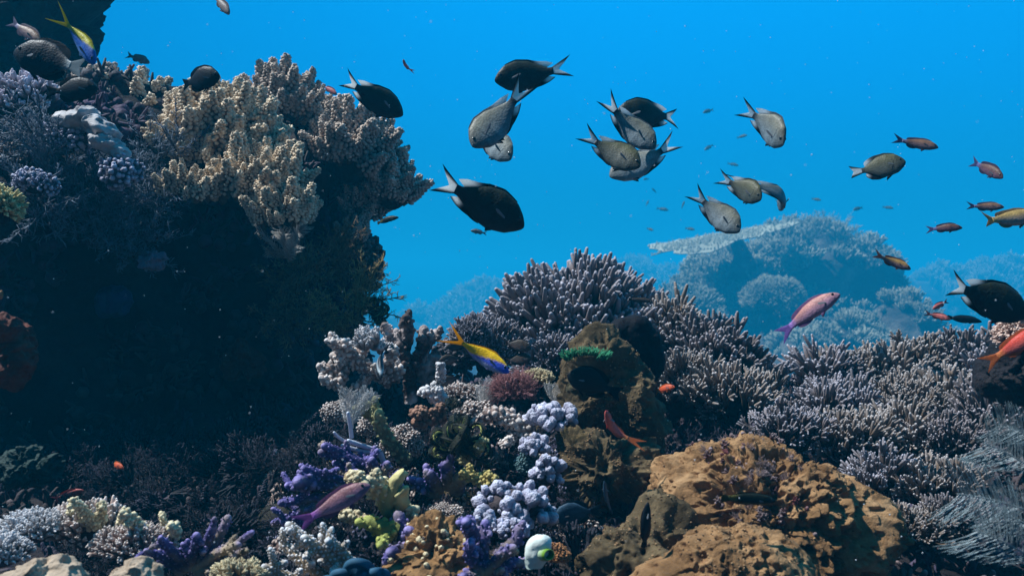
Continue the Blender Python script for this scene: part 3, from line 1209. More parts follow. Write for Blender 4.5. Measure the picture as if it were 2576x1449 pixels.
# ------------------------------------------------------------------ tan soft coral crowning the wall
G_SOFT = "tan soft corals crowning the left reef wall"
SOFT = [
    # px, py, depth, rx, rz (pixels), lobe px, lobes, label, material
    (350, 290, 1.50, 75, 95, 62, 46, "pointed tan soft coral clump right of the pair of dark fish", 0),
    (300, 225, 1.72, 50, 40, 50, 24, "small tan soft coral rising behind the dark fish at the reef edge", 1),
    (238, 232, 1.58, 50, 42, 52, 24, "little tan soft coral clump touching the lower dark fish at the upper left", 1),
    (545, 345, 1.42, 165, 120, 66, 110, "large broad tan soft coral mound below the all black fish", 0),
    (715, 262, 1.62, 105, 80, 60, 56, "tan soft coral mound with the tallest peak, left of the dark white-tailed fish", 1),
    (640, 450, 1.34, 125, 80, 60, 66, "tan soft coral cushion low in the middle of the soft coral bank", 0),
    (880, 370, 1.58, 95, 100, 60, 62, "greyish soft coral cluster leaning toward open water below the dark white-tailed fish", 1),
    (985, 460, 1.60, 58, 60, 50, 30, "last soft coral sprig at the right end of the bank, sticking out into blue water", 1),
    (905, 520, 1.62, 40, 50, 46, 18, "narrow soft coral hanging from the right end of the bank", 1),
    (710, 540, 1.30, 78, 48, 54, 30, "tan soft coral tongue drooping over the dark wall", 0),
    (470, 480, 1.30, 75, 40, 48, 24, "pale tan soft coral ledge above the darkest part of the wall", 0),
    (890, 590, 1.55, 30, 28, 40, 9, "little tan soft coral tuft jutting to the right beneath the small dark wrasse", 1),
]
for k, (px, py, d, rx, rz, lp, n, lab, mt) in enumerate(SOFT):
    py += 30 if py < 480 else 12
    s = d / F
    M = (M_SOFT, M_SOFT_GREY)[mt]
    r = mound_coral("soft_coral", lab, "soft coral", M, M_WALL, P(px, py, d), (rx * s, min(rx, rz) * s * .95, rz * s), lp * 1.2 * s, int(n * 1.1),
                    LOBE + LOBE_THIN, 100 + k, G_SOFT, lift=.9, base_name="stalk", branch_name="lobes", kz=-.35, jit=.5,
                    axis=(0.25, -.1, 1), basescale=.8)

# ------------------------------------------------------------------ growth on the upper left of the wall
s = 1.36 / F
mound_coral("finger_coral", "lilac-white finger coral at the left edge below the large dark fish", "coral",
            coral_mat("lilac_white_coral", (.06, .04, .05), (.80, .74, .84), bump=.4, bscale=300), M_WALL,
            P(60, 270, 1.34), (95 * s, 60 * s, 70 * s), 46 * s, 26, BQ_STOUT, 301, lift=.5, axis=(.2, -.3, 1))
mound_coral("finger_coral", "brown and white stubby coral patch at the left edge under the lilac coral", "coral", M_PALE, M_WALL,
            P(30, 420, 1.25), (60 * s, 45 * s, 45 * s), 38 * s, 18, BQ_STOUT, 302, lift=.4, axis=(.3, -.3, 1))
mound_coral("finger_coral", "bright yellow-white branching coral cut off by the left edge", "coral",
            coral_mat("yellow_white_coral", (.25, .15, .03), (.85, .72, .36), bump=.4, bscale=300), M_WALL,
            P(8, 535, .95), (24 * .95 / F, 26 * .95 / F, 46 * .95 / F), 44 * .95 / F, 22, BQ_STOUT, 303, lift=.2, axis=(.6, -.2, .3))


def plate(name, label, cat, mat, px, py, d, rx, ry, tilt, seed, thick=.006, frill=.02, group=None, nrad=26, nan=72, roll=0.0):
    """frilled plate coral: a ruffled disc with real thickness"""
    c = P(px, py, d)
    u = np.linspace(0.02, 1, nrad)
    a = np.linspace(0, 2 * math.pi, nan, endpoint=False)
    U, Aa = np.meshgrid(u, a, indexing='ij')
    rr = U * (1 + .10 * np.sin(3 * Aa + seed) * U + .07 * np.sin(7 * Aa + 2 * seed) * U
             + .10 * U * fbm(np.stack([np.cos(Aa).ravel() * 4, np.sin(Aa).ravel() * 4, 0 * Aa.ravel() + seed], 1), 4).reshape(Aa.shape))
    X, Y = rx * rr * np.cos(Aa), ry * rr * np.sin(Aa)
    n = fbm(np.stack([X.ravel(), Y.ravel(), 0 * X.ravel()], 1) * 2.2 / rx + seed, 4).reshape(X.shape)
    Z = frill * (U ** 2) * (np.sin(5 * Aa + seed) * .5 + n) + .3 * frill * n
    th = thick * (1.05 - U * .8)
    mb = MB()
    Mr = np.array(Matrix.Rotation(roll, 3, 'Y') @ Matrix.Rotation(tilt, 3, 'X'))
    i = np.arange(nrad - 1)[:, None] * nan
    j = np.arange(nan)[None]
    j2 = (j + 1) % nan
    Q = np.stack([i + j, i + nan + j, i + nan + j2, i + j2], -1).reshape(-1, 4)
    top = np.stack([X, Y, Z + th], -1).reshape(-1, 3) @ Mr.T
    bot = np.stack([X, Y, Z - th], -1).reshape(-1, 3) @ Mr.T
    A = np.zeros((nrad * nan, 3))
    A[:, 0] = (.35 + .65 * U).ravel()
    A[:, 1] = .5
    mb.add(top, Q, None, A)
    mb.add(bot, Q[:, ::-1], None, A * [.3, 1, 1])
    e0 = (nrad - 1) * nan
    jj = np.arange(nan)
    E = np.stack([e0 + jj, e0 + nan * nrad + jj, e0 + nan * nrad + (jj + 1) % nan, e0 + (jj + 1) % nan], -1)
    V = np.concatenate([top, bot])
    mb2 = MB()
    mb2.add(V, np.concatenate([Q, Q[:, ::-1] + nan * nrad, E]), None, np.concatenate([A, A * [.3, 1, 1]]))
    o = mb2.build(name, mat)
    o.location = Vector(c)
    tag(o, label, cat, group)
    return o


make_rock("lumpy_coral", "pale white lumpy coral below the pair of dark fish, on the upper left", "coral", M_WHITE, P(225, 310, 1.24),
          [(P(205, 300, 1.24), (.024, .022, .012), -.3), (P(255, 325, 1.23), (.026, .022, .014), .5), (P(165, 300, 1.25), (.014, .016, .010), 0)],
          sub=6, amp=.004, freq=48, seed=24, ridge=.9, pits=26, pit_r=(.005, .012), pit_d=.9)
make_rock("lumpy_coral", "smaller white lumpy coral just under the bigger pale one", "coral", M_WHITE, P(275, 365, 1.22),
          [(P(265, 360, 1.22), (.022, .02, .010), .35), (P(300, 385, 1.22), (.012, .014, .010), .5)], sub=6, amp=.004, freq=55, seed=25, ridge=.9, pits=16, pit_r=(.004, .009), pit_d=.9)

for px, py, d, rx, rz, sz, n, lab in (
        (150, 365, 1.25, 58, 34, 34, 22, "bluish-white knobby coral left of the white lumpy coral"),
        (300, 440, 1.22, 44, 26, 28, 16, "bluish-white knobby coral right below the smaller lumpy coral"),
        (90, 470, 1.12, 44, 26, 30, 14, "pale knobby coral above the yellow-white coral")):
    s = d / F
    mound_coral("knobby_coral", lab, "coral", M_LILAC, M_WALL, P(px, py, d), (rx * s, 34 * s, rz * s), sz * s, n, BQ_STOUT + PUFF, 340 + px, lift=.5,
                axis=(.2, -.3, 1), sizevar=.5, scat=.2, branch_name="knobs")

# feathery dark hydroids draped over the upper wall
G_DRAPE = "dim feathery hydroids on the upper wall"
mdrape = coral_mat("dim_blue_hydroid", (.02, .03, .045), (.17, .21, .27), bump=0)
DRAPE = [(130, 380, "dim blue-grey hydroid tuft left of the white plate coral"),
         (250, 430, "dim blue-grey hydroid tuft right under the white plate coral"),
         (385, 400, "dim greenish hydroid tuft between plate coral and tan soft coral"),
         (130, 490, "dim hydroid tuft beside the yellow-white coral"),
         (260, 540, "dim hydroid tuft on the wall's brow, in the middle of the tufts"),
         (380, 500, "dim hydroid tuft left of the pale tan ledge"),
         (350, 600, "lowest dim hydroid tuft, hanging into the dark")]
rng = np.random.RandomState(41)
for k, (px, py, lab) in enumerate(DRAPE):
    d = max(1.22, on_wall(px, py) - .01)
    c = P(px, py + 20, d)
    mb = MB()
    for q in range(7):
        dr = unit(np.array([rng.uniform(-.9, .9), -.6, rng.uniform(.1, 1)]))
        mb.put(FEATHER[q % 2] if q % 2 else BUSH[q % 3], frame(dr, rng.uniform(0, 6)) * rng.uniform(.05, .085), rng.normal(0, .016, 3))
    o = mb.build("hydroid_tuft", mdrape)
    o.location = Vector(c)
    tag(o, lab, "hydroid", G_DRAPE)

# brown hydroid bushes on the right flank of the wall
G_BUSH = "brown hydroid bushes on the right flank of the wall"
BUSHES = [(770, 700, 1.44, .085, M_HYDROID, "large brown twiggy hydroid bush high on the flank"),
          (835, 660, 1.50, .060, M_HYDROID, "brown hydroid bush at the wall's edge, below the hanging soft coral"),
          (745, 790, 1.42, .075, M_HYDROID, "brown hydroid bush lowest on the dark flank"),
          (880, 790, 1.36, .070, M_HYDROID_GOLD, "golden hydroid bush beside the curled green feather star"),
          (840, 840, 1.36, .050, M_HYDROID_GOLD, "small golden hydroid bush below the golden one"),
          (925, 770, 1.40, .042, M_HYDROID_GOLD, "little golden hydroid sprig touching open water")]
for k, (px, py, d, sz, m, lab) in enumerate(BUSHES):
    mb = MB()
    for q in range(4):
        dr = unit(np.array([rng.uniform(-.5, .9), -.7, rng.uniform(-.2, .9)]))
        mb.put(BUSH[q % 3], frame(dr, rng.uniform(0, 6)) * sz * rng.uniform(.7, 1.0), rng.normal(0, sz * .22, 3))
    o = mb.build("hydroid_bush", m)
    o.location = Vector(P(px, py, d))
    tag(o, lab, "hydroid", G_BUSH)

mb = MB()
for q in range(11):
    dr = unit(np.array([-.2 + rng.uniform(-.7, .6), -.5, rng.uniform(.2, 1)]))
    mb.put(FEATHER[q % 2], frame(dr, rng.uniform(0, 6)) * rng.uniform(.04, .07), rng.normal(0, .006, 3))
o = mb.build("feather_hydroid", coral_mat("pale_tan_feather", (.20, .17, .14), (.45, .42, .38), bump=0))
o.location = Vector(P(735, 640, 1.30))
tag(o, "pale feathery hydroid tuft at the lower tip of the tan soft coral", "hydroid")

# dark knobby growth where the wall meets the water
mound_coral("knobby_coral", "dark knobby coral at the wall's edge below the hanging soft coral", "coral",
            coral_mat("dark_knobby", (.02, .02, .02), (.14, .12, .10), bump=.5, bscale=200), M_WALL, P(890, 660, 1.60),
            (.026, .026, .045), .030, 26, PUFF, 333, lift=.1, kz=-.6)

# sponges glowing dimly on the shaded wall
def wall_sponge(name, label, cat, mat, px, py, rx, rz, seed, freq=40, amp=.006, d=None, extra=(), ridge=.8):
    dd = d or max(1.1, on_wall(px, py) - .005)
    s = dd / F
    ell = [(P(px, py, dd), (rx * s, min(rx, rz) * s * .8, rz * s), 0)]
    for (ex, ey, er) in extra:
        ell.append((P(px + ex, py + ey, dd - .01), (er * s, er * s, er * s), 0))
    return make_rock(name, label, cat, mat, P(px, py, dd), ell, sub=6, amp=amp, freq=freq, seed=seed, ridge=ridge, holes=(freq * 2.2, amp * .6))


wall_sponge("barrel_sponge", "rusty red lobed sponge at the left edge of the dark wall", "sponge", M_RED, 25, 880, 58, 75, 3, d=.95, extra=((-10, -50, 36), (25, 25, 42), (0, 60, 40)), amp=.004, freq=60)
wall_sponge("encrusting_sponge", "red encrusting sponge clump in the middle of the dark wall", "sponge", M_RED, 612, 905, 42, 32, 4, extra=((-18, 10, 30), (24, 22, 26), (0, -18, 24)), amp=.008, freq=50)
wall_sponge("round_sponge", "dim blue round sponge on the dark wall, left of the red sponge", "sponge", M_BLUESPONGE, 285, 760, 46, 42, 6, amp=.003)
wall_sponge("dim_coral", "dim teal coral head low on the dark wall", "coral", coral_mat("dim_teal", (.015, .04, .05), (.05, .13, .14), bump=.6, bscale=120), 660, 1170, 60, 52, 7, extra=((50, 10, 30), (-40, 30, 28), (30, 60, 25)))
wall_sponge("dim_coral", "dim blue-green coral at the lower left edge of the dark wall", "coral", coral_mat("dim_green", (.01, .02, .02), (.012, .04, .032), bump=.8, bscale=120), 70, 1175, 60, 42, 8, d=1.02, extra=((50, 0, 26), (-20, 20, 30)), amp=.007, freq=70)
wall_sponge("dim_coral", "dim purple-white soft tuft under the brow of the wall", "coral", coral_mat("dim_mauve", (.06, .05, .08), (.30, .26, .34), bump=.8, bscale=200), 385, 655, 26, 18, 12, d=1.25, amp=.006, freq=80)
wall_sponge("encrusting_sponge", "thin dark red sponge at the foot of the wall, beside the purple finger sponge", "sponge", coral_mat("dark_red", (.05, .006, .006), (.14, .016, .014), bump=.8, bscale=150), 788, 1120, 9, 32, 13, d=1.22, amp=.004, freq=80)
wall_sponge("encrusting_sponge", "tiny orange-red sponge at the left edge above the lobed one", "sponge", M_ORANGE, 2, 742, 8, 12, 14, d=.95, amp=.001)

# ================================================================== RIGHT: finger coral thickets
s = 1.42 / F
mound_coral("finger_coral", "big dome of mauve-grey finger coral in the centre, behind the brown boulder", "coral", M_FINGER, M_SEABED,
            P(1468, 895, 1.46), (225 * s, .10, 195 * s), 138 * s, 38, BQ, 501, lift=.45, kz=-.15, jit=.3, basescale=.72)
mound_coral("finger_coral", "mauve finger coral clump hanging low at the left foot of the big dome", "coral", M_FINGER, M_SEABED,
            P(1235, 900, 1.36), (62 * s, .035, 62 * s), 66 * s, 20, BQ, 502, lift=.5, kz=-.2)
mound_coral("finger_coral", "small pale finger coral sprigs right of the yellow and blue fish", "coral", M_FINGER, M_SEABED,
            P(1385, 950, 1.25), (40 * s, .03, 66 * s), 60 * s, 16, BQ, 503, lift=.6, kz=-.2)
M_FINGER_DULL = coral_mat("dull_finger_coral", (0.025, 0.018, 0.012), (0.38, 0.35, 0.38), mid=(0.5, (0.12, 0.095, 0.09)), bump=0.6, bscale=420, nscale=40, var=0.5)
BQ_FINE_B = [bouquet(s, nprim=9, cone=1.0, nf=6, rad=0.034, flen=0.24, ns=5, fan=.75) for s in (15, 16, 17)]
G_RIGHT = "finger corals of the right thicket"
RIGHT = [
    (1690, 830, 1.42, 70, 95, 84, "finger coral clump directly right of the black sponge"),
    (1795, 880, 1.34, 85, 72, 84, "tan finger coral with tall fingers under the pink-purple fish's tail"),
    (1885, 900, 1.36, 58, 52, 80, "tan finger coral left of the gap of blue water"),
    (1720, 990, 1.22, 80, 70, 76, "finger coral behind the small orange fish by the boulder"),
    (1850, 1010, 1.20, 90, 66, 76, "finger coral above the boulder's red-patched top"),
    (1975, 1000, 1.28, 80, 58, 74, "finger coral filling the bottom of the gap of blue water"),
    (2085, 925, 1.42, 58, 60, 76, "finger coral knoll right of the gap of blue water"),
    (2185, 910, 1.44, 80, 52, 74, "finger coral on the crest right of the knoll"),
    (2300, 890, 1.46, 80, 55, 74, "finger coral on the crest below the pair of red fish"),
    (2420, 885, 1.46, 90, 60, 76, "highest finger coral of the right crest, left of the big red fish"),
    (2110, 1020, 1.26, 95, 62, 72, "finger coral one row below the knoll"),
    (2245, 1000, 1.28, 95, 66, 72, "finger coral in the middle of the right slope"),
    (2390, 1005, 1.26, 95, 66, 72, "finger coral on the right slope below the highest one"),
    (2505, 1060, 1.20, 70, 62, 72, "finger coral just above the grey sea feather"),
    (1990, 1095, 1.08, 85, 50, 70, "finger coral right above the crest of the big boulder"),
    (2130, 1120, 1.08, 90, 58, 70, "finger coral bordering the big boulder's right shoulder"),
    (2270, 1115, 1.10, 90, 62, 70, "dark-stemmed finger coral in the shaded hollow"),
    (2400, 1130, 1.06, 85, 62, 70, "finger coral left of the sea feather's tip"),
    (2215, 1225, .96, 80, 52, 66, "brightly lit finger coral low on the slope by the boulder's side"),
    (2345, 1235, .95, 85, 55, 66, "finger coral beside the lowest frond of the sea feather"),
    (2300, 1330, .88, 75, 36, 62, "white-tipped finger coral at the foot of the slope, right of the boulder"),
    (2420, 1320, .88, 70, 40, 62, "white-tipped finger coral at the foot of the slope, under the sea feather"),
    (2490, 940, 1.40, 60, 52, 70, "finger coral in shade left of the dark rock with the red fish"),
]
for k, (px, py, d, rx, rz, bp_, lab) in enumerate(RIGHT):
    py += 58 if d >= 1.4 else (46 if d > 1.22 else 12)
    if k in (2, 5):
        py += 42
    s = d / F
    m = (M_FINGER_TAN, M_FINGER_TAN, M_FINGER, M_FINGER_DULL)[(k * 7) % 4]
    mound_coral("finger_coral", lab, "coral", m, M_SEABED, P(px, py + 12, d), (rx * 1.12 * s, rx * s * .75, rz * s), bp_ * 1.34 * s, 16 if rx > 75 else 12,
                (BQ_FINE, BQ_FINE + BQ, BQ_FINE_B)[k % 3], 520 + k, G_RIGHT, lift=.8, kz=-.1, jit=.6, axis=(-.1, -.15, 1), basescale=.68, scat=.2, sizevar=.38)

# coral and rock at the right edge behind the red fish
make_rock("edge_rock", "dark pitted rock at the right edge under the red fish", "rock", M_WALL, P(2560, 930, 1.0),
          [(P(2550, 940, 1.02), (.040, .05, .035), 0), (P(2610, 930, 1.02), (.04, .05, .035), 0)], sub=6, amp=.008, freq=30, seed=8, pits=40, pit_r=(.006, .012), pit_d=.6)
s = 1.0 / F
mound_coral("finger_coral", "pinkish-white coral at the right edge behind the red fish", "coral",
            coral_mat("pink_white_coral", (.2, .1, .08), (.82, .62, .52), bump=.4, bscale=300), M_WALL,
            P(2568, 850, .97), (62 * s, 36 * s, 52 * s), 36 * s, 34, BQ_STOUT, 560, lift=.2, axis=(-.3, -.3, .8))

# grey sea feather fronds at the right edge
G_FEA = "fronds of the grey sea feather at the right edge"
FR = [((2600, 1290), (2420, 1215), .70, "long grey sea feather frond reaching furthest left"),
      ((2610, 1190), (2490, 1095), .72, "grey sea feather frond above the longest one"),
      ((2620, 1110), (2520, 1050), .74, "topmost grey sea feather frond"),
      ((2620, 1420), (2470, 1310), .68, "lowest grey sea feather frond"),
      ((2640, 1350), (2520, 1270), .69, "grey sea feather frond between the longest and the lowest")]
for k, (b_, t_, d, lab) in enumerate(FR):
    a, e = P(*b_, d), P(*t_, d - .02)
    L = np.linalg.norm(e - a)
    z = unit(e - a)
    x = unit(np.cross(np.array([0.15, 1.0, 0]), z))
    y = np.cross(z, x)
    pr = feather(60 + k, n=46, L=1.0, plen=.42, curve=-.12, r=.0058)
    mb = MB()
    mb.put(pr, np.stack([x, y, z], 1) * L, (0, 0, 0))
    o = mb.build("sea_feather", M_GREYFEATHER)
    o.location = Vector(a)
    tag(o, lab, "hydroid", G_FEA)

# ================================================================== brown boulders
bould = [
    ("brown upright slab of rock behind the black fish in the centre", P(1530, 1010, 1.02),
     [(P(1492, 930, 1.03), (.030, .030, .054), .22), (P(1535, 950, 1.03), (.036, .030, .066), -.48), (P(1592, 1050, 1.02), (.032, .03, .060), -.28), (P(1505, 1030, 1.03), (.050, .034, .055), 0)],
     dict(sub=7, amp=.007, freq=24, pits=170, pit_r=(.003, .009), pit_d=.8, seed=11, ridge=.9, holes=(80, .006))),
    ("deeply pitted brown rock at the foot of the upright slab", P(1520, 1190, .94),
     [(P(1510, 1190, .95), (.042, .04, .036), 0), (P(1600, 1180, .94), (.026, .03, .028), 0), (P(1470, 1130, .97), (.028, .03, .026), 0)],
     dict(sub=7, amp=.006, freq=36, pits=150, pit_r=(.005, .012), pit_d=1.3, seed=12, ridge=1.0, holes=(85, .008))),
    ("big sandy brown boulder with a red-patched top in the lower right", P(1920, 1300, .86),
     [(P(1830, 1230, .88), (.075, .06, .042), -.1), (P(2020, 1270, .86), (.072, .06, .040), .28), (P(1760, 1330, .86), (.042, .045, .045), 0), (P(1950, 1370, .85), (.10, .06, .05), 0),
      (P(2130, 1340, .85), (.045, .045, .038), .3)],
     dict(sub=8, amp=.007, freq=24, pits=900, pit_r=(.0018, .0058), pit_d=1.7, seed=13, ridge=1.0, holes=(105, .0095))),
    ("smooth tan rock at the bottom edge in front of the big boulder", P(1830, 1440, .74),
     [(P(1850, 1420, .74), (.052, .045, .030), .18), (P(1720, 1460, .74), (.045, .04, .022), -.2), (P(1900, 1480, .74), (.05, .04, .045), .1)],
     dict(sub=7, amp=.0035, freq=26, pits=130, pit_r=(.0015, .005), pit_d=1.0, seed=14, ridge=.7, holes=(120, .0042))),
    ("dark brown rubbly rock left of the big boulder, near the vertical dark fish", P(1600, 1400, .80),
     [(P(1590, 1430, .80), (.042, .045, .036), 0), (P(1660, 1340, .83), (.030, .04, .034), 0)],
     dict(sub=6, amp=.008, freq=36, pits=90, pit_r=(.003, .008), pit_d=.8, seed=15, ridge=.9, holes=(100, .006))),
]
ROCKS = []
for lab, c, ells, kw in bould:
    o, V, N = make_rock("brown_boulder", lab, "rock", M_BROWN_DARK if ("slab" in lab or "rubbly" in lab) else M_BROWN, c, ells, group="brown boulders of the lower right", **kw)
    ROCKS.append((o, V, N))
    rg = np.random.RandomState(len(lab))
    mb = MB()
    V0, T0 = ico(1)
    off = np.array(o.location)
    cl = fbm(V * 30, 3)
    for k in rg.choice(np.where(cl > -.1)[0], 1300):
        r_ = rg.uniform(.0004, .0012)
        A = np.zeros((len(V0), 3))
        A[:, 0] = rg.uniform(0, 1)
        A[:, 1] = rg.rand()
        mb.add(V0 * np.array([r_, r_, r_ * .8]) * rg.uniform(.7, 1.3, 3) + V[k] - off, None, T0, A)
    mb.build("crust", M_GRAIN, o)["kind"] = "stuff"

# red and white crust on top of the big boulder
o, V, N = ROCKS[2]
rng = np.random.RandomState(5)
mb = MB()
off = np.array(o.location)
tgt = P(1880, 1140, .86)
sel = np.where((np.abs(V[:, 0] - P(1880, 0, .86)[0]) < .045) & (N[:, 2] > .35))[0]
for k in rng.choice(sel, min(170, len(sel)), replace=False):
    mb.put((HEAD[k % 4] if k % 4 == 0 else (BQ_STOUT[k % 2] if k % 2 else BUSH[k % 3])), frame(N[k]) * (rng.uniform(.001, .0022) if k % 4 == 0 else rng.uniform(.004, .010)), V[k] - off, coladd=(-.2 * rng.rand(), 0, 0))
c = mb.build("crust", coral_mat("mauve_crust", (.07, .035, .035), (.36, .28, .28), bump=.6, bscale=300, alt=(.13, .035, .035)), o)
c["kind"] = "stuff"

# black scalloped sponge leaning behind the slab
wl = [(P(1590, 860, 1.10), (.028, .016, .030), 0), (P(1625, 905, 1.10), (.022, .016, .026), 0), (P(1560, 835, 1.10), (.015, .014, .016), 0), (P(1605, 825, 1.10), (.016, .014, .015), 0),
      (P(1640, 855, 1.10), (.012, .014, .014), 0), (P(1612, 945, 1.10), (.016, .014, .022), .3), (P(1648, 900, 1.10), (.010, .012, .016), 0), (P(1640, 930, 1.10), (.010, .012, .012), 0)]
make_rock("black_sponge", "black scalloped sponge leaning behind the top of the brown slab", "sponge", M_BLACK, P(1600, 880, 1.10), wl, sub=6, amp=.0015, freq=60, seed=4)

# green tuft behind the black fish
mb = MB()
rng = np.random.RandomState(8)
for k in range(230):
    a = rng.uniform(0, math.pi)
    b0 = np.array([math.cos(a) * .020 + rng.normal(0, .003), rng.uniform(-.006, .006), math.sin(a) * .006])
    d_ = unit([math.cos(a) * .8 + rng.normal(0, .4), -.6, 1])
    l = rng.uniform(.006, .013)
    tube(mb, [b0, b0 + d_ * l * .6, b0 + d_ * l], [.0006, .0005, .0003], .2, 1, rng.rand(), ns=3, cap=False)
o = mb.build("green_algae", M_GREEN)
o.location = Vector(P(1475, 908, .965))
tag(o, "bright green algae tuft on the brown slab above the black fish", "algae")


# tangled small growth filling the gaps between the named corals of the near reef
def tangle(name, mat, n, seed, protos, s0, s1, xr, yr):
    rg = np.random.RandomState(seed)
    mb = MB()
    for k in range(n):
        y = rg.uniform(*yr)
        x = rg.uniform(*xr) * y
        z = float(ground_z(np.array([x]), np.array([y]))[0]) + rg.uniform(.0, .035)
        dr = unit(rg.normal(0, .7, 3) + [0, -.4, 1])
        mb.put(protos[rg.randint(len(protos))], frame(dr, rg.uniform(0, 6)) * rg.uniform(s0, s1), [x, y, z], coladd=(rg.uniform(-.4, .1), rg.uniform(-.3, .3), 0))
    mb.build(name, mat)["kind"] = "stuff"


m_dt = coral_mat("dark_tangle", (.008, .008, .013), (.055, .052, .075), mid=(.6, (.022, .021, .030)), bump=.5, bscale=300, nscale=30, var=.6)  # near-black growth whose colour stands in for shadow between the corals
tangle("dark_undergrowth", m_dt, 330, 1, BUSH + BQ_FINE + LOBE_THIN[:1], .016, .050, (-.50, .30), (.72, 1.35))
tangle("dim_undergrowth", m_dt, 260, 7, BUSH + BQ_FINE + LOBE_THIN[:1] + FEATHER, .012, .034, (-.52, -.08), (.84, 1.22))
tangle("pale_undergrowth", M_PALE, 170, 2, BQ_STOUT + PUFF + BQ_FINE, .006, .018, (-.28, .10), (.70, 1.25))
tangle("bluish_undergrowth", coral_mat("bluish_tangle", (.02, .02, .035), (.36, .36, .48), mid=(.6, (.12, .12, .19)), bump=.5, bscale=300, nscale=30, var=.6), 90, 3, BQ_STOUT + PUFF + FEATHER, .007, .020, (-.28, .10), (.70, 1.2))
tangle("golden_undergrowth", M_HYDROID_GOLD, 60, 4, BUSH, .010, .022, (-.26, .12), (.72, 1.2))

# ================================================================== BOTTOM CENTRE
rng = np.random.RandomState(21)


def px_path(pts, d):
    """pixel polyline -> metres; each point may carry its own distance"""
    return [P(p[0], p[1], p[2] if len(p) > 2 else d) for p in pts]


def branch_coral(name, label, cat, mat, branches, d, r, seed, nub=.35, group=None, a0=.15, every=.55, part="branch"):
    """coral made of knobbly arms; each arm is given as a list of pixel points"""
    rg = np.random.RandomState(seed)
    org = P(branches[0][0][0], branches[0][0][1], d)
    root = empty(name, org)
    tag(root, label, cat, group)
    for pl in branches:
        rr = r
        if isinstance(pl[-1], float):
            rr = pl[-1]
            pl = pl[:-1]
        pts = np.array(px_path(pl, d)) - org
        if len(pts) == 2:
            pts = np.array([pts[0], (pts[0] + pts[1]) / 2 + rg.normal(0, rr * .25, 3), pts[1]])
        pts[:, 1] += np.linspace(0, rg.uniform(-.03, .01), len(pts))
        mb = MB()
        nubbly_finger(mb, pts, rr, rg, g=rg.uniform(.25, .75), nub=nub, a0=a0, every=every)
        if rr > .0035 and every < 1:
            ln = np.linalg.norm(pts[-1] - pts[0])
            for q in range(3):
                k = rg.randint(1, len(pts))
                f = rg.uniform(.2, .95)
                c = pts[k - 1] + (pts[k] - pts[k - 1]) * f
                e = unit(unit(pts[-1] - pts[0]) * .5 + rg.normal(0, .7, 3) + [0, -.25, .35])
                l = min(ln * .35, rr * 3.6) * rg.uniform(.6, 1.1)
                nubbly_finger(mb, [c, c + e * l * .6, c + e * l + rg.normal(0, rr * .2, 3)], rr * .62, rg, g=rg.uniform(.25, .75), nub=nub, a0=a0 + .15, every=every)
        mb.build(part, mat, root)
    return root


# dead branching coral with open water behind it
branch_coral("dead_coral", "dark dead branching coral with stubby broken arms, left of the yellow and blue fish", "coral", M_DEAD, [
    [(1035, 1010), (1030, 930), (1010, 870)], [(1010, 880), (985, 840), (968, 828)], [(1015, 880), (1030, 830), (1028, 800)],
    [(1040, 950), (1062, 880), (1068, 830)], [(1045, 920), (1075, 860), (1098, 838)], [(1050, 960), (1080, 920), (1088, 900)],
    [(1020, 920), (985, 880), (975, 850)], [(1040, 1000), (1075, 960), (1100, 935), .004]], 1.16, .0088, 31, nub=.3)

# pale knobbly coral arm left of it
branch_coral("knobby_coral", "chunky white and pinkish knobby coral between the dark wall and the dead coral", "coral", M_PALE, [
    [(985, 965), (930, 930), (870, 905), (838, 895)], [(880, 925), (845, 930), (812, 925)], [(930, 930), (875, 880), (840, 865)],
    [(960, 950), (985, 900), (1000, 880)], [(870, 935), (850, 965), (820, 950)], [(930, 945), (900, 970), (930, 990)],
    [(990, 960), (1000, 930), (995, 910)], [(900, 905), (915, 870), (905, 850)], [(860, 905), (868, 870), (872, 858)]], 1.12, .0075, 32, nub=.42, every=.45)
mb = MB()
for q in range(9):
    dr = unit(np.array([rng.uniform(-.6, .7), -.5, 1]))
    mb.put(BQ_STOUT[q % 2], frame(dr, rng.uniform(0, 6)) * .022, rng.normal(0, .006, 3))
o = mb.build("finger_coral", M_WHITE)
o.location = Vector(P(935, 868, 1.08))
tag(o, "small bright white coral sprig above the striped black and white fish", "coral")

# white feather hydroids
def plume(label, px, py, d, h, spread, n, mat, seed, lean=0.0, name="feather_hydroid", group=None):
    rg = np.random.RandomState(seed)
    mb = MB()
    for q in range(n):
        t = (q + .5) / n * 2 - 1
        dr = unit([t * spread + lean, -.15 + rg.uniform(-.15, .15), 1])
        x = unit(np.cross([0, 1, 0], dr))
        mb.put(FEATHER[q % 2], np.stack([x, np.cross(dr, x), dr], 1) * h * rg.uniform(.75, 1.05), rg.normal(0, h * .03, 3))
    o = mb.build(name, mat)
    o.location = Vector(P(px, py, d))
    return tag(o, label, "hydroid", group)


plume("tall white feathery hydroid standing above the forked white branch", 885, 1075, .95, .042, .45, 5, M_FEATHER, 1)
plume("white feathery hydroid bush below the yellow and blue fish", 1225, 1030, 1.06, .040, .55, 6, M_FEATHER, 2)
plume("small white feathery hydroid beside the pitted brown rock", 1395, 1010, 1.03, .024, .9, 6, M_FEATHER, 3)
branch_coral("bare_branch", "bare bluish-white forked branch above the purple finger sponge", "coral", M_BLUEWHITE, [
    [(955, 1135), (910, 1115), (885, 1100), .0026], [(955, 1140), (910, 1130), (870, 1112), .0024], [(885, 1100), (882, 1060), (880, 1035), .0022],
    [(870, 1112), (855, 1095), (850, 1080), .0018], [(955, 1135), (965, 1165), (968, 1185), .0030]], .94, .0025, 33, nub=.15, every=1.5)

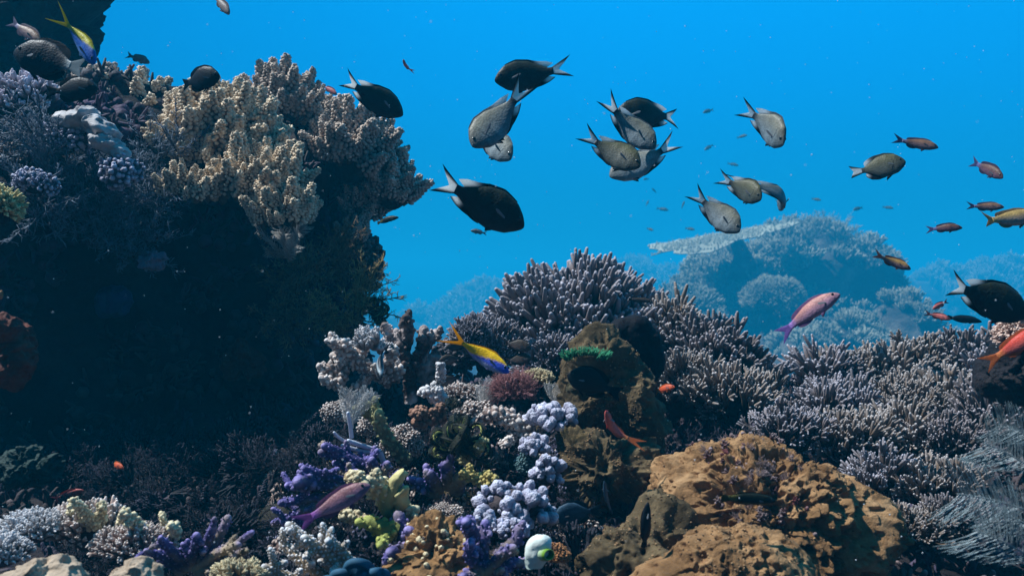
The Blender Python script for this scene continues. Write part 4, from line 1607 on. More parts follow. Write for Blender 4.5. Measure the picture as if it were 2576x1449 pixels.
# encrusted dark branches
branch_coral("encrusted_branch", "dark branch with a yellow-green crest leaning beside the bare white branch", "coral",
             coral_mat("green_edged", (.02, .02, .025), (.36, .34, .16), bump=.8, bscale=220, var=.5), [
                 [(1022, 1160), (985, 1110), (960, 1060), (962, 1030), .0075], [(965, 1065), (935, 1040), (900, 1025), .0065]], .98, .007, 34, nub=.3)
branch_coral("encrusted_branch", "mauve and white encrusted branch slanting down below the lilac puffy coral", "coral", M_PALE, [
    [(1210, 1045), (1260, 1040), (1310, 1070), (1350, 1110), (1362, 1140), .009], [(1300, 1075), (1285, 1100), (1275, 1105), .005]], .99, .009, 35, nub=.4, every=.35)
branch_coral("encrusted_branch", "bluish-white lumpy coral arm left of the feather star", "coral", M_WHITE, [
    [(1105, 1010), (1080, 985), (1065, 980), .006], [(1110, 1020), (1100, 990), (1095, 975), .006], [(1110, 1040), (1118, 1010), (1110, 990), .005], [(1108, 960), (1112, 930), (1108, 915), .004]],
    1.02, .006, 36, nub=.55, every=.4)
branch_coral("encrusted_branch", "olive twig coral with knobs among the feather star's arms", "coral",
             coral_mat("olive_twig", (.04, .035, .015), (.50, .44, .22), bump=.6, bscale=250), [
                 [(1160, 1165), (1185, 1120), (1195, 1105), .004], [(1170, 1150), (1205, 1125), (1210, 1110), .004], [(1170, 1160), (1165, 1110), (1160, 1100), .003]], .93, .004, 37, nub=.6, every=.4)
branch_coral("encrusted_branch", "yellow-tan crusted twig below the feather star", "coral",
             coral_mat("ochre_twig", (.06, .04, .01), (.50, .40, .14), bump=.6, bscale=250), [
                 [(1160, 1190), (1200, 1200), (1240, 1215), .005], [(1205, 1200), (1225, 1188), (1232, 1185), .003]], .90, .004, 38, nub=.5, every=.4)
branch_coral("encrusted_branch", "reddish brown lumpy coral left of the feather star", "coral",
             coral_mat("rusty_lumps", (.05, .02, .015), (.34, .18, .12), bump=.8, bscale=250), [
                 [(1120, 1045), (1080, 1050), (1045, 1060), .007], [(1075, 1050), (1060, 1035), (1050, 1030), .006], [(1090, 1050), (1105, 1030), (1110, 1022), .005]], 1.0, .006, 39, nub=.5, every=.4)

# purple finger sponges
G_PUR = "purple finger sponges"
branch_coral("finger_sponge", "purple finger sponge below the forked white branch, fingers pointing left", "sponge", M_PURPLE, [
    [(960, 1190), (890, 1150), (820, 1128)], [(960, 1200), (900, 1180), (850, 1160)], [(950, 1215), (930, 1180), (940, 1150)], [(960, 1225), (965, 1190), (975, 1165)],
    [(930, 1215), (910, 1195), (890, 1180)], [(960, 1230), (985, 1215), (1000, 1195)], [(900, 1160), (860, 1130), (830, 1110), .005], [(975, 1240), (985, 1235), (1002, 1228), .008]],
    .92, .0055, 41, nub=.24, group=G_PUR)
branch_coral("finger_sponge", "purple and tan finger sponge with drooping arms left of the purple fish", "sponge", M_PURPLE, [
    [(870, 1225), (800, 1215), (735, 1212)], [(860, 1210), (800, 1185), (775, 1170)], [(870, 1250), (790, 1250), (715, 1258)], [(850, 1280), (780, 1285), (715, 1305)],
    [(830, 1260), (770, 1275), (725, 1300)], [(800, 1215), (780, 1200), (770, 1195), .009]], .88, .0050, 42, nub=.26, group=G_PUR)
branch_coral("finger_sponge", "dark purple stubby sponge in the shade below the feather star", "sponge", M_PURPLE, [
    [(1130, 1220), (1128, 1180), (1126, 1155)], [(1100, 1230), (1090, 1200), (1085, 1180)], [(1150, 1230), (1155, 1205), (1158, 1190)], [(1110, 1240), (1060, 1225), (1040, 1215)]],
    .95, .008, 43, nub=.2, group=G_PUR)
branch_coral("finger_sponge", "violet lumpy sponge between yellow sponge and orange rubble", "sponge", M_PURPLE, [
    [(1030, 1380), (1015, 1340), (1000, 1300)], [(1035, 1390), (1020, 1370), (995, 1365)], [(1040, 1400), (1050, 1350), (1035, 1325)], [(1060, 1410), (1075, 1370), (1080, 1340), .006]],
    .80, .0070, 44, nub=.22, group=G_PUR)
branch_coral("finger_sponge", "bluish purple upright finger sponge left of the white sea squirt", "sponge", M_PURPLE, [
    [(1215, 1440), (1215, 1385), (1220, 1325)], [(1210, 1440), (1180, 1390), (1185, 1350)], [(1225, 1440), (1260, 1390), (1290, 1365)], [(1230, 1450), (1290, 1420), (1335, 1425)],
    [(1200, 1450), (1185, 1440), (1170, 1425)], [(1255, 1400), (1300, 1360), (1305, 1335), .006], [(1190, 1350), (1180, 1310), (1176, 1295), .0065]], .76, .0054, 45, nub=.26, group=G_PUR)
branch_coral("finger_sponge", "violet spiky finger sponge in the lower left corner area, right of the white knobby coral", "sponge", M_PURPLE, [
    [(500, 1420), (540, 1370), (572, 1305)], [(510, 1420), (560, 1380), (620, 1350)], [(480, 1420), (500, 1370), (510, 1335)], [(470, 1420), (450, 1380), (440, 1340)],
    [(490, 1430), (560, 1400), (618, 1382)], [(500, 1440), (560, 1420), (600, 1400)], [(470, 1430), (430, 1390), (400, 1370)], [(480, 1430), (480, 1390), (470, 1370)],
    [(500, 1410), (530, 1350), (545, 1320)], [(460, 1440), (430, 1410), (415, 1400)]], .74, .0045, 46, nub=.22, group=G_PUR)

# yellow and lime sponges
def spire(label, name, cat, mat, shapes, d, seed, group=None):
    rg = np.random.RandomState(seed)
    org = P(*shapes[0][0][0], d)
    root = empty(name, org)
    tag(root, label, cat, group)
    for pts, rad in shapes:
        p = np.array(px_path(pts, d)) - org
        p[:, 1] += np.linspace(0, -.012, len(p))
        t = np.linspace(0, len(p) - 1, 14)
        k = np.minimum(t.astype(int), len(p) - 2)
        f = (t - k)[:, None]
        p2 = p[k] * (1 - f) + p[k + 1] * f
        r2 = np.interp(t, np.arange(len(rad)), rad)
        mb = MB()
        tube(mb, p2, r2, .1, 1, .5, ns=14)
        V, Q, T, A = mb.arrays()
        V = V + 0.0016 * fbm(V * 160 + seed, 3)[:, None] * rg.normal(0, 1, 3)[None] + .0012 * fbm(V * 300, 2)[:, None] * unit([1, -1, .4])
        m2 = MB()
        m2.add(V, Q, T, A)
        m2.build("spire", mat, root)
    return root


spire("tall pale yellow spike-shaped sponge beside the purple fish's head", "spike_sponge", "sponge", M_YELLOW, [
    ([(975, 1290), (985, 1240), (1012, 1182)], [.0085, .0075, .004]), ([(985, 1300), (1010, 1260), (1018, 1225)], [.0065, .006, .0042]), ([(970, 1275), (968, 1245), (972, 1222)], [.007, .005, .003])], .82, 3)
branch_coral("tube_sponge", "lime yellow sponge arm lying under the purple fish", "sponge", M_LIME, [
    [(1000, 1335), (960, 1330), (930, 1312), .0085], [(990, 1340), (975, 1345), (965, 1355), .005]], .80, .008, 51, nub=.3)
branch_coral("encrusted_branch", "tan knobby arm linking the purple fish to the lime sponge", "coral", M_CREAM, [
    [(935, 1318), (890, 1300), (862, 1300), .006], [(990, 1250), (960, 1215), (935, 1200), .007], [(985, 1275), (955, 1240), (930, 1225), .007], [(880, 1200), (900, 1195), (930, 1205), .006],
    [(1020, 1300), (1035, 1285), (1045, 1280), .006]], .82, .007, 52, nub=.4, a0=.1)

# white ribbed coral fanning to the upper left
branch_coral("ribbed_coral", "white-tipped ribbed coral fanning up and left at the bottom edge", "coral",
             coral_mat("white_ribbed", (.10, .07, .05), (.75, .76, .80), mid=(.45, (.38, .28, .18)), bump=.7, bscale=350), [
                 [(880, 1470), (800, 1400), (735, 1335)], [(900, 1460), (830, 1380), (785, 1330)], [(860, 1480), (760, 1420), (705, 1375)], [(830, 1490), (740, 1440), (690, 1400)],
                 [(800, 1500), (720, 1460), (665, 1430)], [(910, 1440), (860, 1380), (820, 1335)], [(760, 1500), (700, 1470), (655, 1455)], [(870, 1400), (850, 1360), (845, 1335)],
                 [(820, 1400), (760, 1350), (730, 1318)]], .74, .0046, 53, nub=.26, every=.35)

# orange-brown rubble mound with tubes
o, V, N = make_rock("encrusted_rock", "orange-brown lumpy encrusted rock right of the violet sponge", "rock",
                    rock_mat("orange_rock", (.10, .05, .02), (.48, .27, .12), c2=(.28, .15, .06), scale=40, bscale=180, bump=1.0, patch=(.3, .22, .12)), P(1100, 1400, .78),
                    [(P(1085, 1370, .79), (.020, .03, .026), .3), (P(1140, 1420, .78), (.034, .03, .020), .2), (P(1060, 1440, .77), (.03, .03, .02), 0)], sub=7, amp=.005, freq=60, pits=90, pit_r=(.002, .006), pit_d=1.2, seed=18, ridge=.9, holes=(130, .004))
rng = np.random.RandomState(3)
mb = MB()
off = np.array(o.location)
for k in rng.choice(np.where(N[:, 2] > 0)[0], 45, replace=False):
    mb.put(HEAD[k % 3], frame(N[k]) * rng.uniform(.0012, .0036), V[k] - off)
mb.build("crust", M_CREAM, o)["kind"] = "stuff"

# lilac puffy soft corals
G_LIL = "lilac puffy soft corals"
for k, (px, py, d, rx, rz, sz, n, lab) in enumerate([
    (1385, 1052, .98, 60, 34, 20, 34, "lilac puffy soft coral at the foot of the brown slab"),
    (1290, 1280, .84, 92, 62, 22, 44, "largest lilac puffy soft coral, above the sea squirt"),
    (1375, 1190, .90, 36, 44, 18, 18, "lilac puffy soft coral halfway up beside the pitted rock"),
    (1345, 1125, .95, 30, 22, 15, 20, "faint lilac puffy soft coral in the shade between the other lilac ones"),
    (1225, 1320, .80, 34, 30, 15, 22, "small lilac puffy soft coral left of the largest one"),
    (1290, 1335, .79, 40, 22, 15, 22, "lilac puffy coral heads just above the bluish purple finger sponge"),
]):
    s = d / F
    mound_coral("soft_coral", lab, "soft coral", M_LILAC, M_RUBBLE, P(px, py, d), (rx * s, rx * s * .7, rz * s), sz * .62 * s, int(n * 1.5), HEAD, 610 + k, G_LIL,
                lift=.3, base_name="stalk", branch_name="polyp_heads", kz=-.4, jit=.3, basescale=.92, sizevar=.5, scat=.3)

# pinkish fuzzy soft coral
s = 1.04 / F
mound_coral("fuzzy_coral", "dull pink fuzzy soft coral right below the nose of the yellow and blue fish", "soft coral", M_PINK, M_RUBBLE, P(1290, 985, 1.05),
            (46 * s, 34 * s, 36 * s), 30 * s, 46, LOBE_THIN + BUSH, 630, lift=.3, base_name="stalk", branch_name="lobes", kz=-.4)
mound_coral("finger_coral", "cream stubby finger coral beside the pink fuzzy coral", "coral", M_CREAM, M_RUBBLE, P(1345, 960, 1.08),
            (42 * s, 26 * s, 24 * s), 26 * s, 20, BQ_STOUT, 631, lift=.5)
mound_coral("finger_coral", "grey stubby finger coral under the small brown fish group", "coral", M_PALE, M_RUBBLE, P(1170, 1000, 1.10),
            (56 * s, 30 * s, 26 * s), 30 * s, 22, BQ_STOUT, 632, lift=.6)
mound_coral("finger_coral", "pale bead-like coral row above the feather star", "coral", M_PALE, M_RUBBLE, P(1190, 1035, 1.04),
            (46 * s, 24 * s, 16 * s), 20 * s, 18, PUFF, 633, lift=.5)
mound_coral("finger_coral", "mauve finger coral behind the tail of the yellow and blue fish", "coral", M_FINGER, M_RUBBLE, P(1190, 855, 1.30),
            (42 * s, 30 * s, 40 * s), 56 * s, 16, BQ, 634, lift=.5)
mound_coral("dark_coral", "dark bushy coral in shade behind the small brown fish", "coral", coral_mat("dark_bushy", (.015, .015, .02), (.09, .08, .09), bump=.5), M_WALL,
            P(1140, 900, 1.36), (55 * s, 40 * s, 46 * s), 36 * s, 30, PUFF, 635, lift=.3, kz=-.4)
for k, (px, py, d, rx, rz, m, lab) in enumerate([
    (1010, 1120, 1.04, 50, 50, M_PALE, "shaded pale coral lumps between the white branch and the feather star"),
    (935, 1075, 1.0, 26, 26, M_PALE, "small pinkish knobby coral right of the tall white hydroid"),
    (850, 1040, 1.06, 40, 24, M_PALE, "dim knobby coral left of the tall white hydroid"),
    (1330, 1170, .96, 28, 30, coral_mat("teal_beads", (.02, .05, .06), (.16, .28, .30), bump=.4), "small teal bead coral beside the pitted rock"),
    (1395, 1395, .74, 36, 18, M_ORANGE, "orange-brown crust right of the white sea squirt"),
    (1120, 1300, .88, 44, 30, M_PALE, "shaded white-specked coral below the dark purple sponge"),
]):
    s = d / F
    mound_coral("knobby_coral", lab, "coral", m, M_RUBBLE, P(px, py, d), (rx * s, rx * s * .7, rz * s), 13 * s, 46, PUFF, 650 + k, lift=.3, kz=-.4, branch_name="knobs", sizevar=.5)

plume("yellowish twiggy hydroid against the pitted brown rock", 1440, 1120, .93, .020, 1.1, 6, M_HYDROID_GOLD, 8, name="twig_hydroid")
plume("cream twig hydroid at the left side of the brown slab", 1425, 985, 1.0, .017, .6, 4, coral_mat("cream_twig", (.3, .24, .12), (.62, .54, .34), bump=0), 9, lean=.8, name="twig_hydroid")


# feather stars (crinoids) with curled arms
def crinoid(label, px, py, d, size, n, m_arm, m_rib, seed, curl=1.0, bias=(0, -.5, .6), wide=1.0, ribs=True):
    rg = np.random.RandomState(seed)
    root = empty("feather_star", P(px, py, d))
    tag(root, label, "feather star")
    arms, rib = MB(), MB()
    for q, dr in enumerate(spread_dirs(n, 1.45, rg, bias)):
        L = size * rg.uniform(.8, 1.15)
        side = unit(np.cross(dr, rg.normal(0, 1, 3)))
        k = 18
        t = np.linspace(0, 1, k)
        th = curl * (t ** 2.0) * rg.uniform(3.2, 4.8)
        pts = [np.zeros(3)]
        for i in range(1, k):
            v = dr * math.cos(th[i]) + side * math.sin(th[i])
            pts.append(pts[-1] + v * L / k)
        pts = np.array(pts)
        r = size * .022 * wide
        M = frame(dr)
        for i in range(k - 1):
            a, b = pts[i], pts[i + 1]
            mid = (a + b) / 2
            tube(arms, [a, b], [r * 1.2, r * 1.1], .3, .4, .5, ns=4, cap=False)
            tg = unit(b - a)
            bn = unit(np.cross(dr, side))
            for sg in (-1, 1):
                for off in (0.0, .5):
                    c = a + (b - a) * off
                    e = unit(sg * bn + tg * .5 + np.cross(bn, tg) * .25)
                    l = size * .15 * wide * (1 - .5 * t[i])
                    tube(arms, [c, c + e * l], [r * .5, r * .22], .4, .9, rg.rand(), ns=3, cap=False)
            nrm = np.cross(bn, tg)
        if ribs:
            bn = unit(np.cross(dr, side))
            pp = []
            for i in range(k):
                tg = unit(pts[min(i + 1, k - 1)] - pts[max(i - 1, 0)])
                pp.append(pts[i] - np.cross(bn, tg) * r * -1.6 + np.array([0, -r * 1.2, 0]))
            tube(rib, pp[5:], np.linspace(r * 1.35, r * .9, k)[5:], .2, 1, .5, ns=5)
    arms.build("arms", m_arm, root)
    if ribs:
        rib.build("arm_ridges", m_rib, root)
    return root


crinoid("black feather star with curled yellow-green edged arms in the bottom centre", 1160, 1120, .92, .062, 18, M_CRINOID, M_CRIN_GREEN, 4)
crinoid("small black and white barred feather star just above the curled yellow-green one", 1140, 1025, 1.0, .024, 14,
        M_CRINOID, coral_mat("white_bars", (.3, .3, .25), (.7, .7, .6), bump=0), 5)
crinoid("dark feather star with thin green arms beside the golden hydroid bush", 940, 790, 1.34, .05, 16, M_CRINOID, M_CRIN_GREEN, 6, bias=(.6, -.4, .2))


def curls(label, px, py, d, rr, seed):
    root = empty("curled_feather_star", P(px, py, d))
    tag(root, label, "feather star")
    m_ = MB()
    for (ox, oy, R0, a0, a1) in ((0, 0, 38, .2, 3.3), (-40, 22, 34, .3, 3.0), (48, 12, 26, .4, 3.4), (10, 28, 34, .3, 2.9), (-70, 30, 26, .4, 2.7)):
        a = np.linspace(a0, a1, 20)
        s = d / F
        pts = np.stack([(ox + R0 * np.cos(a)) * s, -.012 * np.sin(a) + 0 * a, (-oy + R0 * np.sin(a)) * s], 1)
        tube(m_, pts, np.linspace(rr, rr * .7, 20), .1, .8, .5, ns=8)
        for i in range(0, 19):
            c = pts[i]
            o_ = unit(c - np.array([ox * s, 0, -oy * s]))
            for sg in (-1, 1):
                e = unit(np.array([0, sg * .9, 0]) - o_ * .7)
                tube(m_, [c, c + e * rr * 2.2], [rr * .28, rr * .12], .3, .6, .4, ns=3, cap=False)
    m_.build("arms", M_CRIN_BLUE, root)


curls("teal-blue feather star with tightly curled arms at the bottom edge", 905, 1440, .70, .0042, 3)


# white sea squirt
def sea_squirt():
    d = .72
    org = P(1345, 1425, d)
    root = empty("sea_squirt", org)
    tag(root, "white barrel-shaped sea squirt with a green-rimmed opening at the bottom centre", "sea squirt")
    s = d / F
    prof = [(0, 20), (12, 26), (30, 31), (50, 33), (66, 30), (76, 22), (81, 12), (82, 4)]
    z = np.array([p[0] for p in prof]) * s
    r = np.array([p[1] for p in prof]) * s
    t = np.linspace(0, len(prof) - 1, 26)
    z2, r2 = np.interp(t, np.arange(len(prof)), z), np.interp(t, np.arange(len(prof)), r)
    k = np.hanning(7)
    k /= k.sum()
    r2 = np.convolve(np.pad(r2, 3, mode='edge'), k, 'valid')
    ns = 32
    an = np.linspace(0, 2 * math.pi, ns, endpoint=False)
    ax = np.array([.18, -.1, 1.0])
    V = np.zeros((26, ns, 3))
    V[:, :, 0] = r2[:, None] * np.cos(an) + ax[0] * z2[:, None]
    V[:, :, 1] = r2[:, None] * np.sin(an) * .9 + ax[1] * z2[:, None]
    V[:, :, 2] = z2[:, None]
    V = V.reshape(-1, 3)
    V = V + .0006 * fbm(V * 180, 3)[:, None]
    i = np.arange(25)[:, None] * ns
    j = np.arange(ns)[None]
    j2 = (j + 1) % ns
    Q = np.stack([i + j, i + j2, i + ns + j2, i + ns + j], -1).reshape(-1, 4)
    e = 25 * ns
    T = np.stack([np.full(ns - 2, e), e + np.arange(1, ns - 1), e + np.arange(2, ns)], -1)
    A = np.zeros((len(V), 3))
    A[:, 0] = np.clip(.35 + V[:, 2] / (82 * s), 0, 1)
    A[:, 1] = .5
    mb = MB()
    mb.add(V, Q, T, A)
    mb.build("body", M_SQUIRT, root)
    # side opening: a short flared tube with an inner wall
    c = np.array([30 * s, -30 * s, 40 * s])
    dr = unit([.62, -.72, .12])
    mb = MB()
    R1 = [(-10, 20), (0, 17.5), (5, 16), (8.5, 15.5), (9, 14), (8, 12.8), (2, 11.5), (-8, 9), (-10, 2)]
    Mf = frame(dr)
    pts = np.array([[c + dr * a * s + Mf[:, 0] * math.cos(q) * b * s * .85 + Mf[:, 1] * math.sin(q) * b * s * 1.15 for q in an] for a, b in R1]).reshape(-1, 3)
    n = len(R1)
    i = np.arange(n - 1)[:, None] * ns
    Q = np.stack([i + j, i + j2, i + ns + j2, i + ns + j], -1).reshape(-1, 4)
    mb.add(pts[:], Q, None, np.repeat([[.7, .5, 0], [.45, .5, 0], [.2, .5, 0], [.3, .5, 0], [.55, .5, 0], [.1, .5, 0], [0, .3, 0], [0, .1, 0], [0, 0, 0]], ns, 0))
    mb.build("siphon", coral_mat("squirt_siphon", (.05, .16, .01), (.72, .80, .70), mid=(.3, (.16, .32, .02)), bump=.1), root)
    # small upper opening
    mb = MB()
    c = np.array([12 * s, -14 * s, 74 * s])
    dr = unit([.2, -.5, 1])
    Mf = frame(dr)
    R1 = [(-4, 11), (3, 8), (5, 6.5), (4, 5), (-4, 4), (-5, .5)]
    pts = np.array([[c + dr * a * s + Mf[:, 0] * math.cos(q) * b * s + Mf[:, 1] * math.sin(q) * b * s for q in an] for a, b in R1]).reshape(-1, 3)
    n = len(R1)
    i = np.arange(n - 1)[:, None] * ns
    Q = np.stack([i + j, i + j2, i + ns + j2, i + ns + j], -1).reshape(-1, 4)
    mb.add(pts, Q, None, np.repeat([[.9, .5, 0], [.9, .5, 0], [.8, .5, 0], [.5, .5, 0], [.1, .3, 0], [0, .1, 0]], ns, 0))
    mb.build("siphon", M_SQUIRT, root)


sea_squirt()

# ================================================================== BOTTOM LEFT
mound_coral("knobby_coral", "bright white knobby coral in the lower left, below the ribbed spires", "coral", M_WHITE, M_RUBBLE, P(85, 1335, .80),
            (.026, .022, .014), .015, 40, BQ_STOUT, 701, lift=.4, branch_name="knobs")
mound_coral("knobby_coral", "pale tan branching coral at the left of the ribbed spires", "coral", M_PALE, M_RUBBLE, P(225, 1340, .82),
            (.030, .024, .020), .020, 34, BQ_STOUT, 702, lift=.6)
mound_coral("knobby_coral", "white bluish knobby coral at the left edge of the bottom corner", "coral", M_WHITE, M_RUBBLE, P(10, 1400, .74),
            (.02, .02, .012), .013, 26, BQ_STOUT, 703, lift=.4, branch_name="knobs")
mound_coral("knobby_coral", "pale coral heads between the spires and the violet sponge", "coral", M_PALE, M_RUBBLE, P(345, 1380, .78),
            (.034, .024, .018), .017, 34, BQ_STOUT, 704, lift=.6)
branch_coral("spire_coral", "ribbed thin coral spires rising into the dark at the lower left", "coral", M_CREAM, [
    [(250, 1330), (232, 1280), (218, 1240), .0036], [(255, 1320), (258, 1290), (262, 1262), .0038], [(240, 1325), (200, 1300), (185, 1285), .0040],
    [(300, 1340), (318, 1310), (326, 1290), .0050]], .80, .004, 47, nub=.55, every=.5)
branch_coral("spire_coral", "ribbed thin coral spires right of the other spires, near the violet sponge", "coral", M_CREAM, [
    [(385, 1345), (362, 1305), (346, 1268), .0042], [(420, 1340), (410, 1310), (402, 1292), .0026], [(440, 1350), (446, 1325), (448, 1308), .0046], [(335, 1350), (322, 1310), (318, 1290), .003]], .79, .004, 48, nub=.55, every=.5)
G_CRE = "smooth cream coral mounds at the bottom left"
m_cre = coral_mat("cream_mound", (.24, .16, .10), (.54, .42, .31), bump=.4, bscale=260, nscale=50)
make_rock("mound_coral", "larger smooth cream coral mound in the bottom left corner", "coral", m_cre, P(105, 1450, .66),
          [(P(110, 1450, .66), (.024, .022, .013), 0), (P(50, 1470, .66), (.018, .02, .010), 0), (P(160, 1470, .66), (.014, .016, .010), 0)], group=G_CRE, sub=6, amp=.0042, freq=60, seed=21, ridge=.9, holes=(140, .0018))
make_rock("mound_coral", "smaller round cream coral mound to the right of the larger one", "coral", m_cre, P(345, 1450, .66),
          [(P(345, 1448, .66), (.016, .016, .011), 0)], group=G_CRE, sub=6, amp=.0034, freq=70, seed=22, ridge=.9, holes=(140, .0015))
mound_coral("knobby_coral", "yellowish crusted coral below the violet sponge at the bottom edge", "coral", M_CREAM, M_RUBBLE, P(600, 1450, .70),
            (.022, .02, .010), .010, 24, BQ_STOUT, 706, lift=.5)
o, V, N = make_rock("slope_rock", "dull olive rock slope between the dark wall and the drooping purple sponge", "rock",
                    rock_mat("olive_rock", (.012, .011, .009), (.05, .042, .026), scale=40, bscale=160), P(700, 1400, .92),
                    [(P(730, 1370, .98), (.05, .06, .05), 0), (P(660, 1450, .88), (.06, .05, .025), 0)], sub=6, amp=.008, freq=35, seed=23, ridge=.6)

# ================================================================== BACKGROUND REEF
def far_mound(label, px, py, d, ells, seed, size, n, protos=BQ_FAR, amp=.16, freq=1.1, group="hazy far reef mounds", top=.15, mat=M_FARCORAL, name="reef_mound"):
    c = P(px, py, d)
    E = [(P(ex, ey, ed), (rx * d / F, ry * d / F, rz * d / F), 0) for ex, ey, ed, rx, ry, rz in ells]
    o, V, N = make_rock(name, label, "reef", M_FARROCK, c, E, group=group, sub=6, amp=amp, freq=freq, oct=6, seed=seed, ridge=.7)
    rg = np.random.RandomState(seed)
    mb = MB()
    off = np.array(o.location)
    sel = np.where((N[:, 2] > top) & (N[:, 1] < .8))[0]
    cl = fbm(V[sel] * 1.3 + seed, 3)
    sel = sel[cl > -.25]
    for k in rg.choice(sel, min(n, len(sel)), replace=False):
        s_ = size * rg.uniform(.45, 1.3)
        mb.put(protos[rg.randint(len(protos))], frame(unit(N[k] + [0, 0, .6] + rg.normal(0, .2, 3)), rg.uniform(0, 6)) * s_, V[k] - off, coladd=(0, rg.uniform(-.4, .4), 0))
    mb.build("coral_growth", mat, o)["kind"] = "stuff"
    return o


DB = 18.0
far_mound("broad hazy reef mound with bushy coral top in the right background", 1960, 800, DB, [
    (1860, 770, DB + .6, 150, 160, 118), (1830, 860, DB, 190, 160, 110), (2040, 710, DB + .2, 130, 130, 110), (2140, 725, DB, 75, 100, 90), (1960, 860, DB, 220, 170, 110), (2195, 800, DB, 90, 100, 130), (1720, 810, DB + .3, 80, 90, 70), (2000, 900, DB - 1, 240, 140, 110)],
    31, .36, 420, top=.2)
far_mound("low hazy coral heap at the foot of the broad mound, lower right background", 2130, 900, 15.0, [
    (2120, 905, 15, 180, 120, 70), (2260, 860, 15, 90, 100, 90), (1960, 940, 15, 120, 100, 50)], 32, .28, 200, top=.2)
far_mound("hazy coral heap left of the round bush, beneath the table coral", 1745, 820, 16.0, [
    (1745, 820, 16, 55, 60, 60), (1760, 890, 16, 90, 80, 60)], 33, .28, 90, top=0)
far_mound("faint reef ridge in the centre background left of the big dome coral", 1150, 830, 52.0, [
    (1170, 830, 52, 120, 100, 65), (1060, 850, 52, 120, 100, 50), (1230, 790, 52.5, 60, 80, 50), (960, 860, 50, 100, 100, 60)], 34, 1.0, 220, amp=.9, freq=.28)
far_mound("faint far reef ridge behind the table coral", 1620, 750, 58.0, [
    (1640, 750, 58, 220, 120, 60), (1420, 800, 58, 200, 120, 50)], 35, 1.0, 220, amp=.9, freq=.25)
far_mound("faint far reef slope at the right edge of the background", 2450, 810, 52.0, [
    (2480, 800, 52, 230, 150, 100), (2330, 850, 52, 150, 120, 60), (2600, 740, 53, 160, 120, 80)], 36, 1.0, 260, amp=.9, freq=.28)

# round bush and table coral
s = 16.0 / F
mound_coral("round_coral", "round hazy branching coral bush left of the pink-purple fish in the background", "coral", M_FARCORAL, M_FARROCK, P(1945, 750, 16.0),
            (72 * s, 60 * s, 44 * s), 26 * s, 110, BQ_FAR, 801, lift=.3, kz=-.35)


def table_coral():
    d = 17.0
    root = empty("table_coral", P(1800, 640, d))
    tag(root, "wide flat table coral jutting left from the hazy mound", "coral")
    org = np.array(root.location)
    o = plate("top", None, None, M_TABLE, 1800, 604, d, 1.34, .60, .24, 1.3, thick=.035, frill=.035, roll=-.20, nrad=40, nan=110)
    rg = np.random.RandomState(3)
    me = o.data
    co = np.array([v.co[:] for v in me.vertices])
    n = len(co) // 2
    mb = MB()
    for k in rg.choice(n, 900, replace=False):
        b_ = co[k]
        dr = unit(np.array([0, -.1, 1]) + rg.normal(0, .3, 3))
        l = rg.uniform(.015, .04)
        tube(mb, [b_, b_ + dr * l], [.016, .010], .75, 1, .5, ns=5)
    f_ = mb.build("branchlets", M_TABLE, o)
    f_["kind"] = "stuff"
    o.parent = root
    o.location = Vector(np.array(o.location) - org)
    mb = MB()
    a = P(1850, 600, d) - org
    b_ = P(1870, 680, d + .5) - org
    tube(mb, [b_, (a + b_) / 2 + [.05, 0, 0], a], [.30, .16, .12], 0, .2, .4, ns=12, cap=False)
    mb.build("stem", M_FARROCK, root)


table_coral()
mb = MB()
rng = np.random.RandomState(6)
for q in range(9):
    dr = unit([rng.uniform(-.8, .8), rng.uniform(-.3, .3), 1])
    x = unit(np.cross([0, 1, 0], dr))
    mb.put(BUSH[q % 3], np.stack([x, np.cross(dr, x), dr], 1) * rng.uniform(.35, .6), [rng.uniform(-.75, .5), 0, rng.uniform(-.25, .0)])
o = mb.build("gorgonian", M_FARCORAL)
o.location = Vector(P(2060, 590, DB))
tag(o, "thin hazy branching corals sprouting from the top of the broad mound", "coral")

# ================================================================== FISH
COLORS['dark'] = col_chromis((0.014, 0.019, 0.021), back=(0.018, 0.021, 0.010))
COLORS['olive'] = col_chromis((0.065, 0.075, 0.065), back=(0.075, 0.072, 0.026))  # olive, grey and silver paint sunlit flanks onto the same dark species
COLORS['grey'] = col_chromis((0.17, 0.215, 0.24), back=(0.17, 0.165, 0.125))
COLORS['silver'] = col_chromis((0.24, 0.29, 0.31), back=(0.22, 0.22, 0.18))
COLORS['black'] = col_plain((.006, .007, .010), fin=(.005, .006, .009))
COLORS['shade'] = col_plain((.006, .009, .015), fin=(.006, .009, .014))
COLORS['paletail'] = col_plain((.005, .008, .015), fin=(.005, .008, .014), tail=(.30, .36, .38))
COLORS['purple'] = col_plain((.24, .13, .20), belly=(.20, .12, .22), back=(.26, .12, .13), fin=(.20, .08, .20), tail=(.30, .10, .38))
COLORS['rose'] = col_plain((.42, .22, .24), belly=(.34, .20, .30), back=(.48, .22, .19), fin=(.30, .16, .34), tail=(.34, .20, .55))
COLORS['maroon'] = col_plain((.10, .05, .06), belly=(.12, .06, .09), back=(.11, .05, .035), fin=(.08, .06, .12), tail=(.10, .10, .26))
COLORS['brown'] = col_plain((.16, .09, .08), belly=(.15, .10, .12), back=(.18, .09, .05), fin=(.18, .14, .2), tail=(.18, .17, .30))
COLORS['gold'] = col_plain((.34, .26, .20), belly=(.34, .28, .26), back=(.38, .25, .08), fin=(.45, .30, .14), tail=(.66, .42, .14))
COLORS['ochre'] = col_plain((.24, .15, .10), belly=(.16, .10, .14), back=(.34, .19, .05), fin=(.34, .14, .10), tail=(.30, .17, .14))
COLORS['red'] = col_plain((.62, .075, .05), belly=(.55, .12, .10), back=(.60, .06, .035), fin=(.65, .16, .05), tail=(.66, .20, .06))
COLORS['orange'] = col_plain((.60, .10, .04), fin=(.62, .17, .04), tail=(.62, .22, .05))
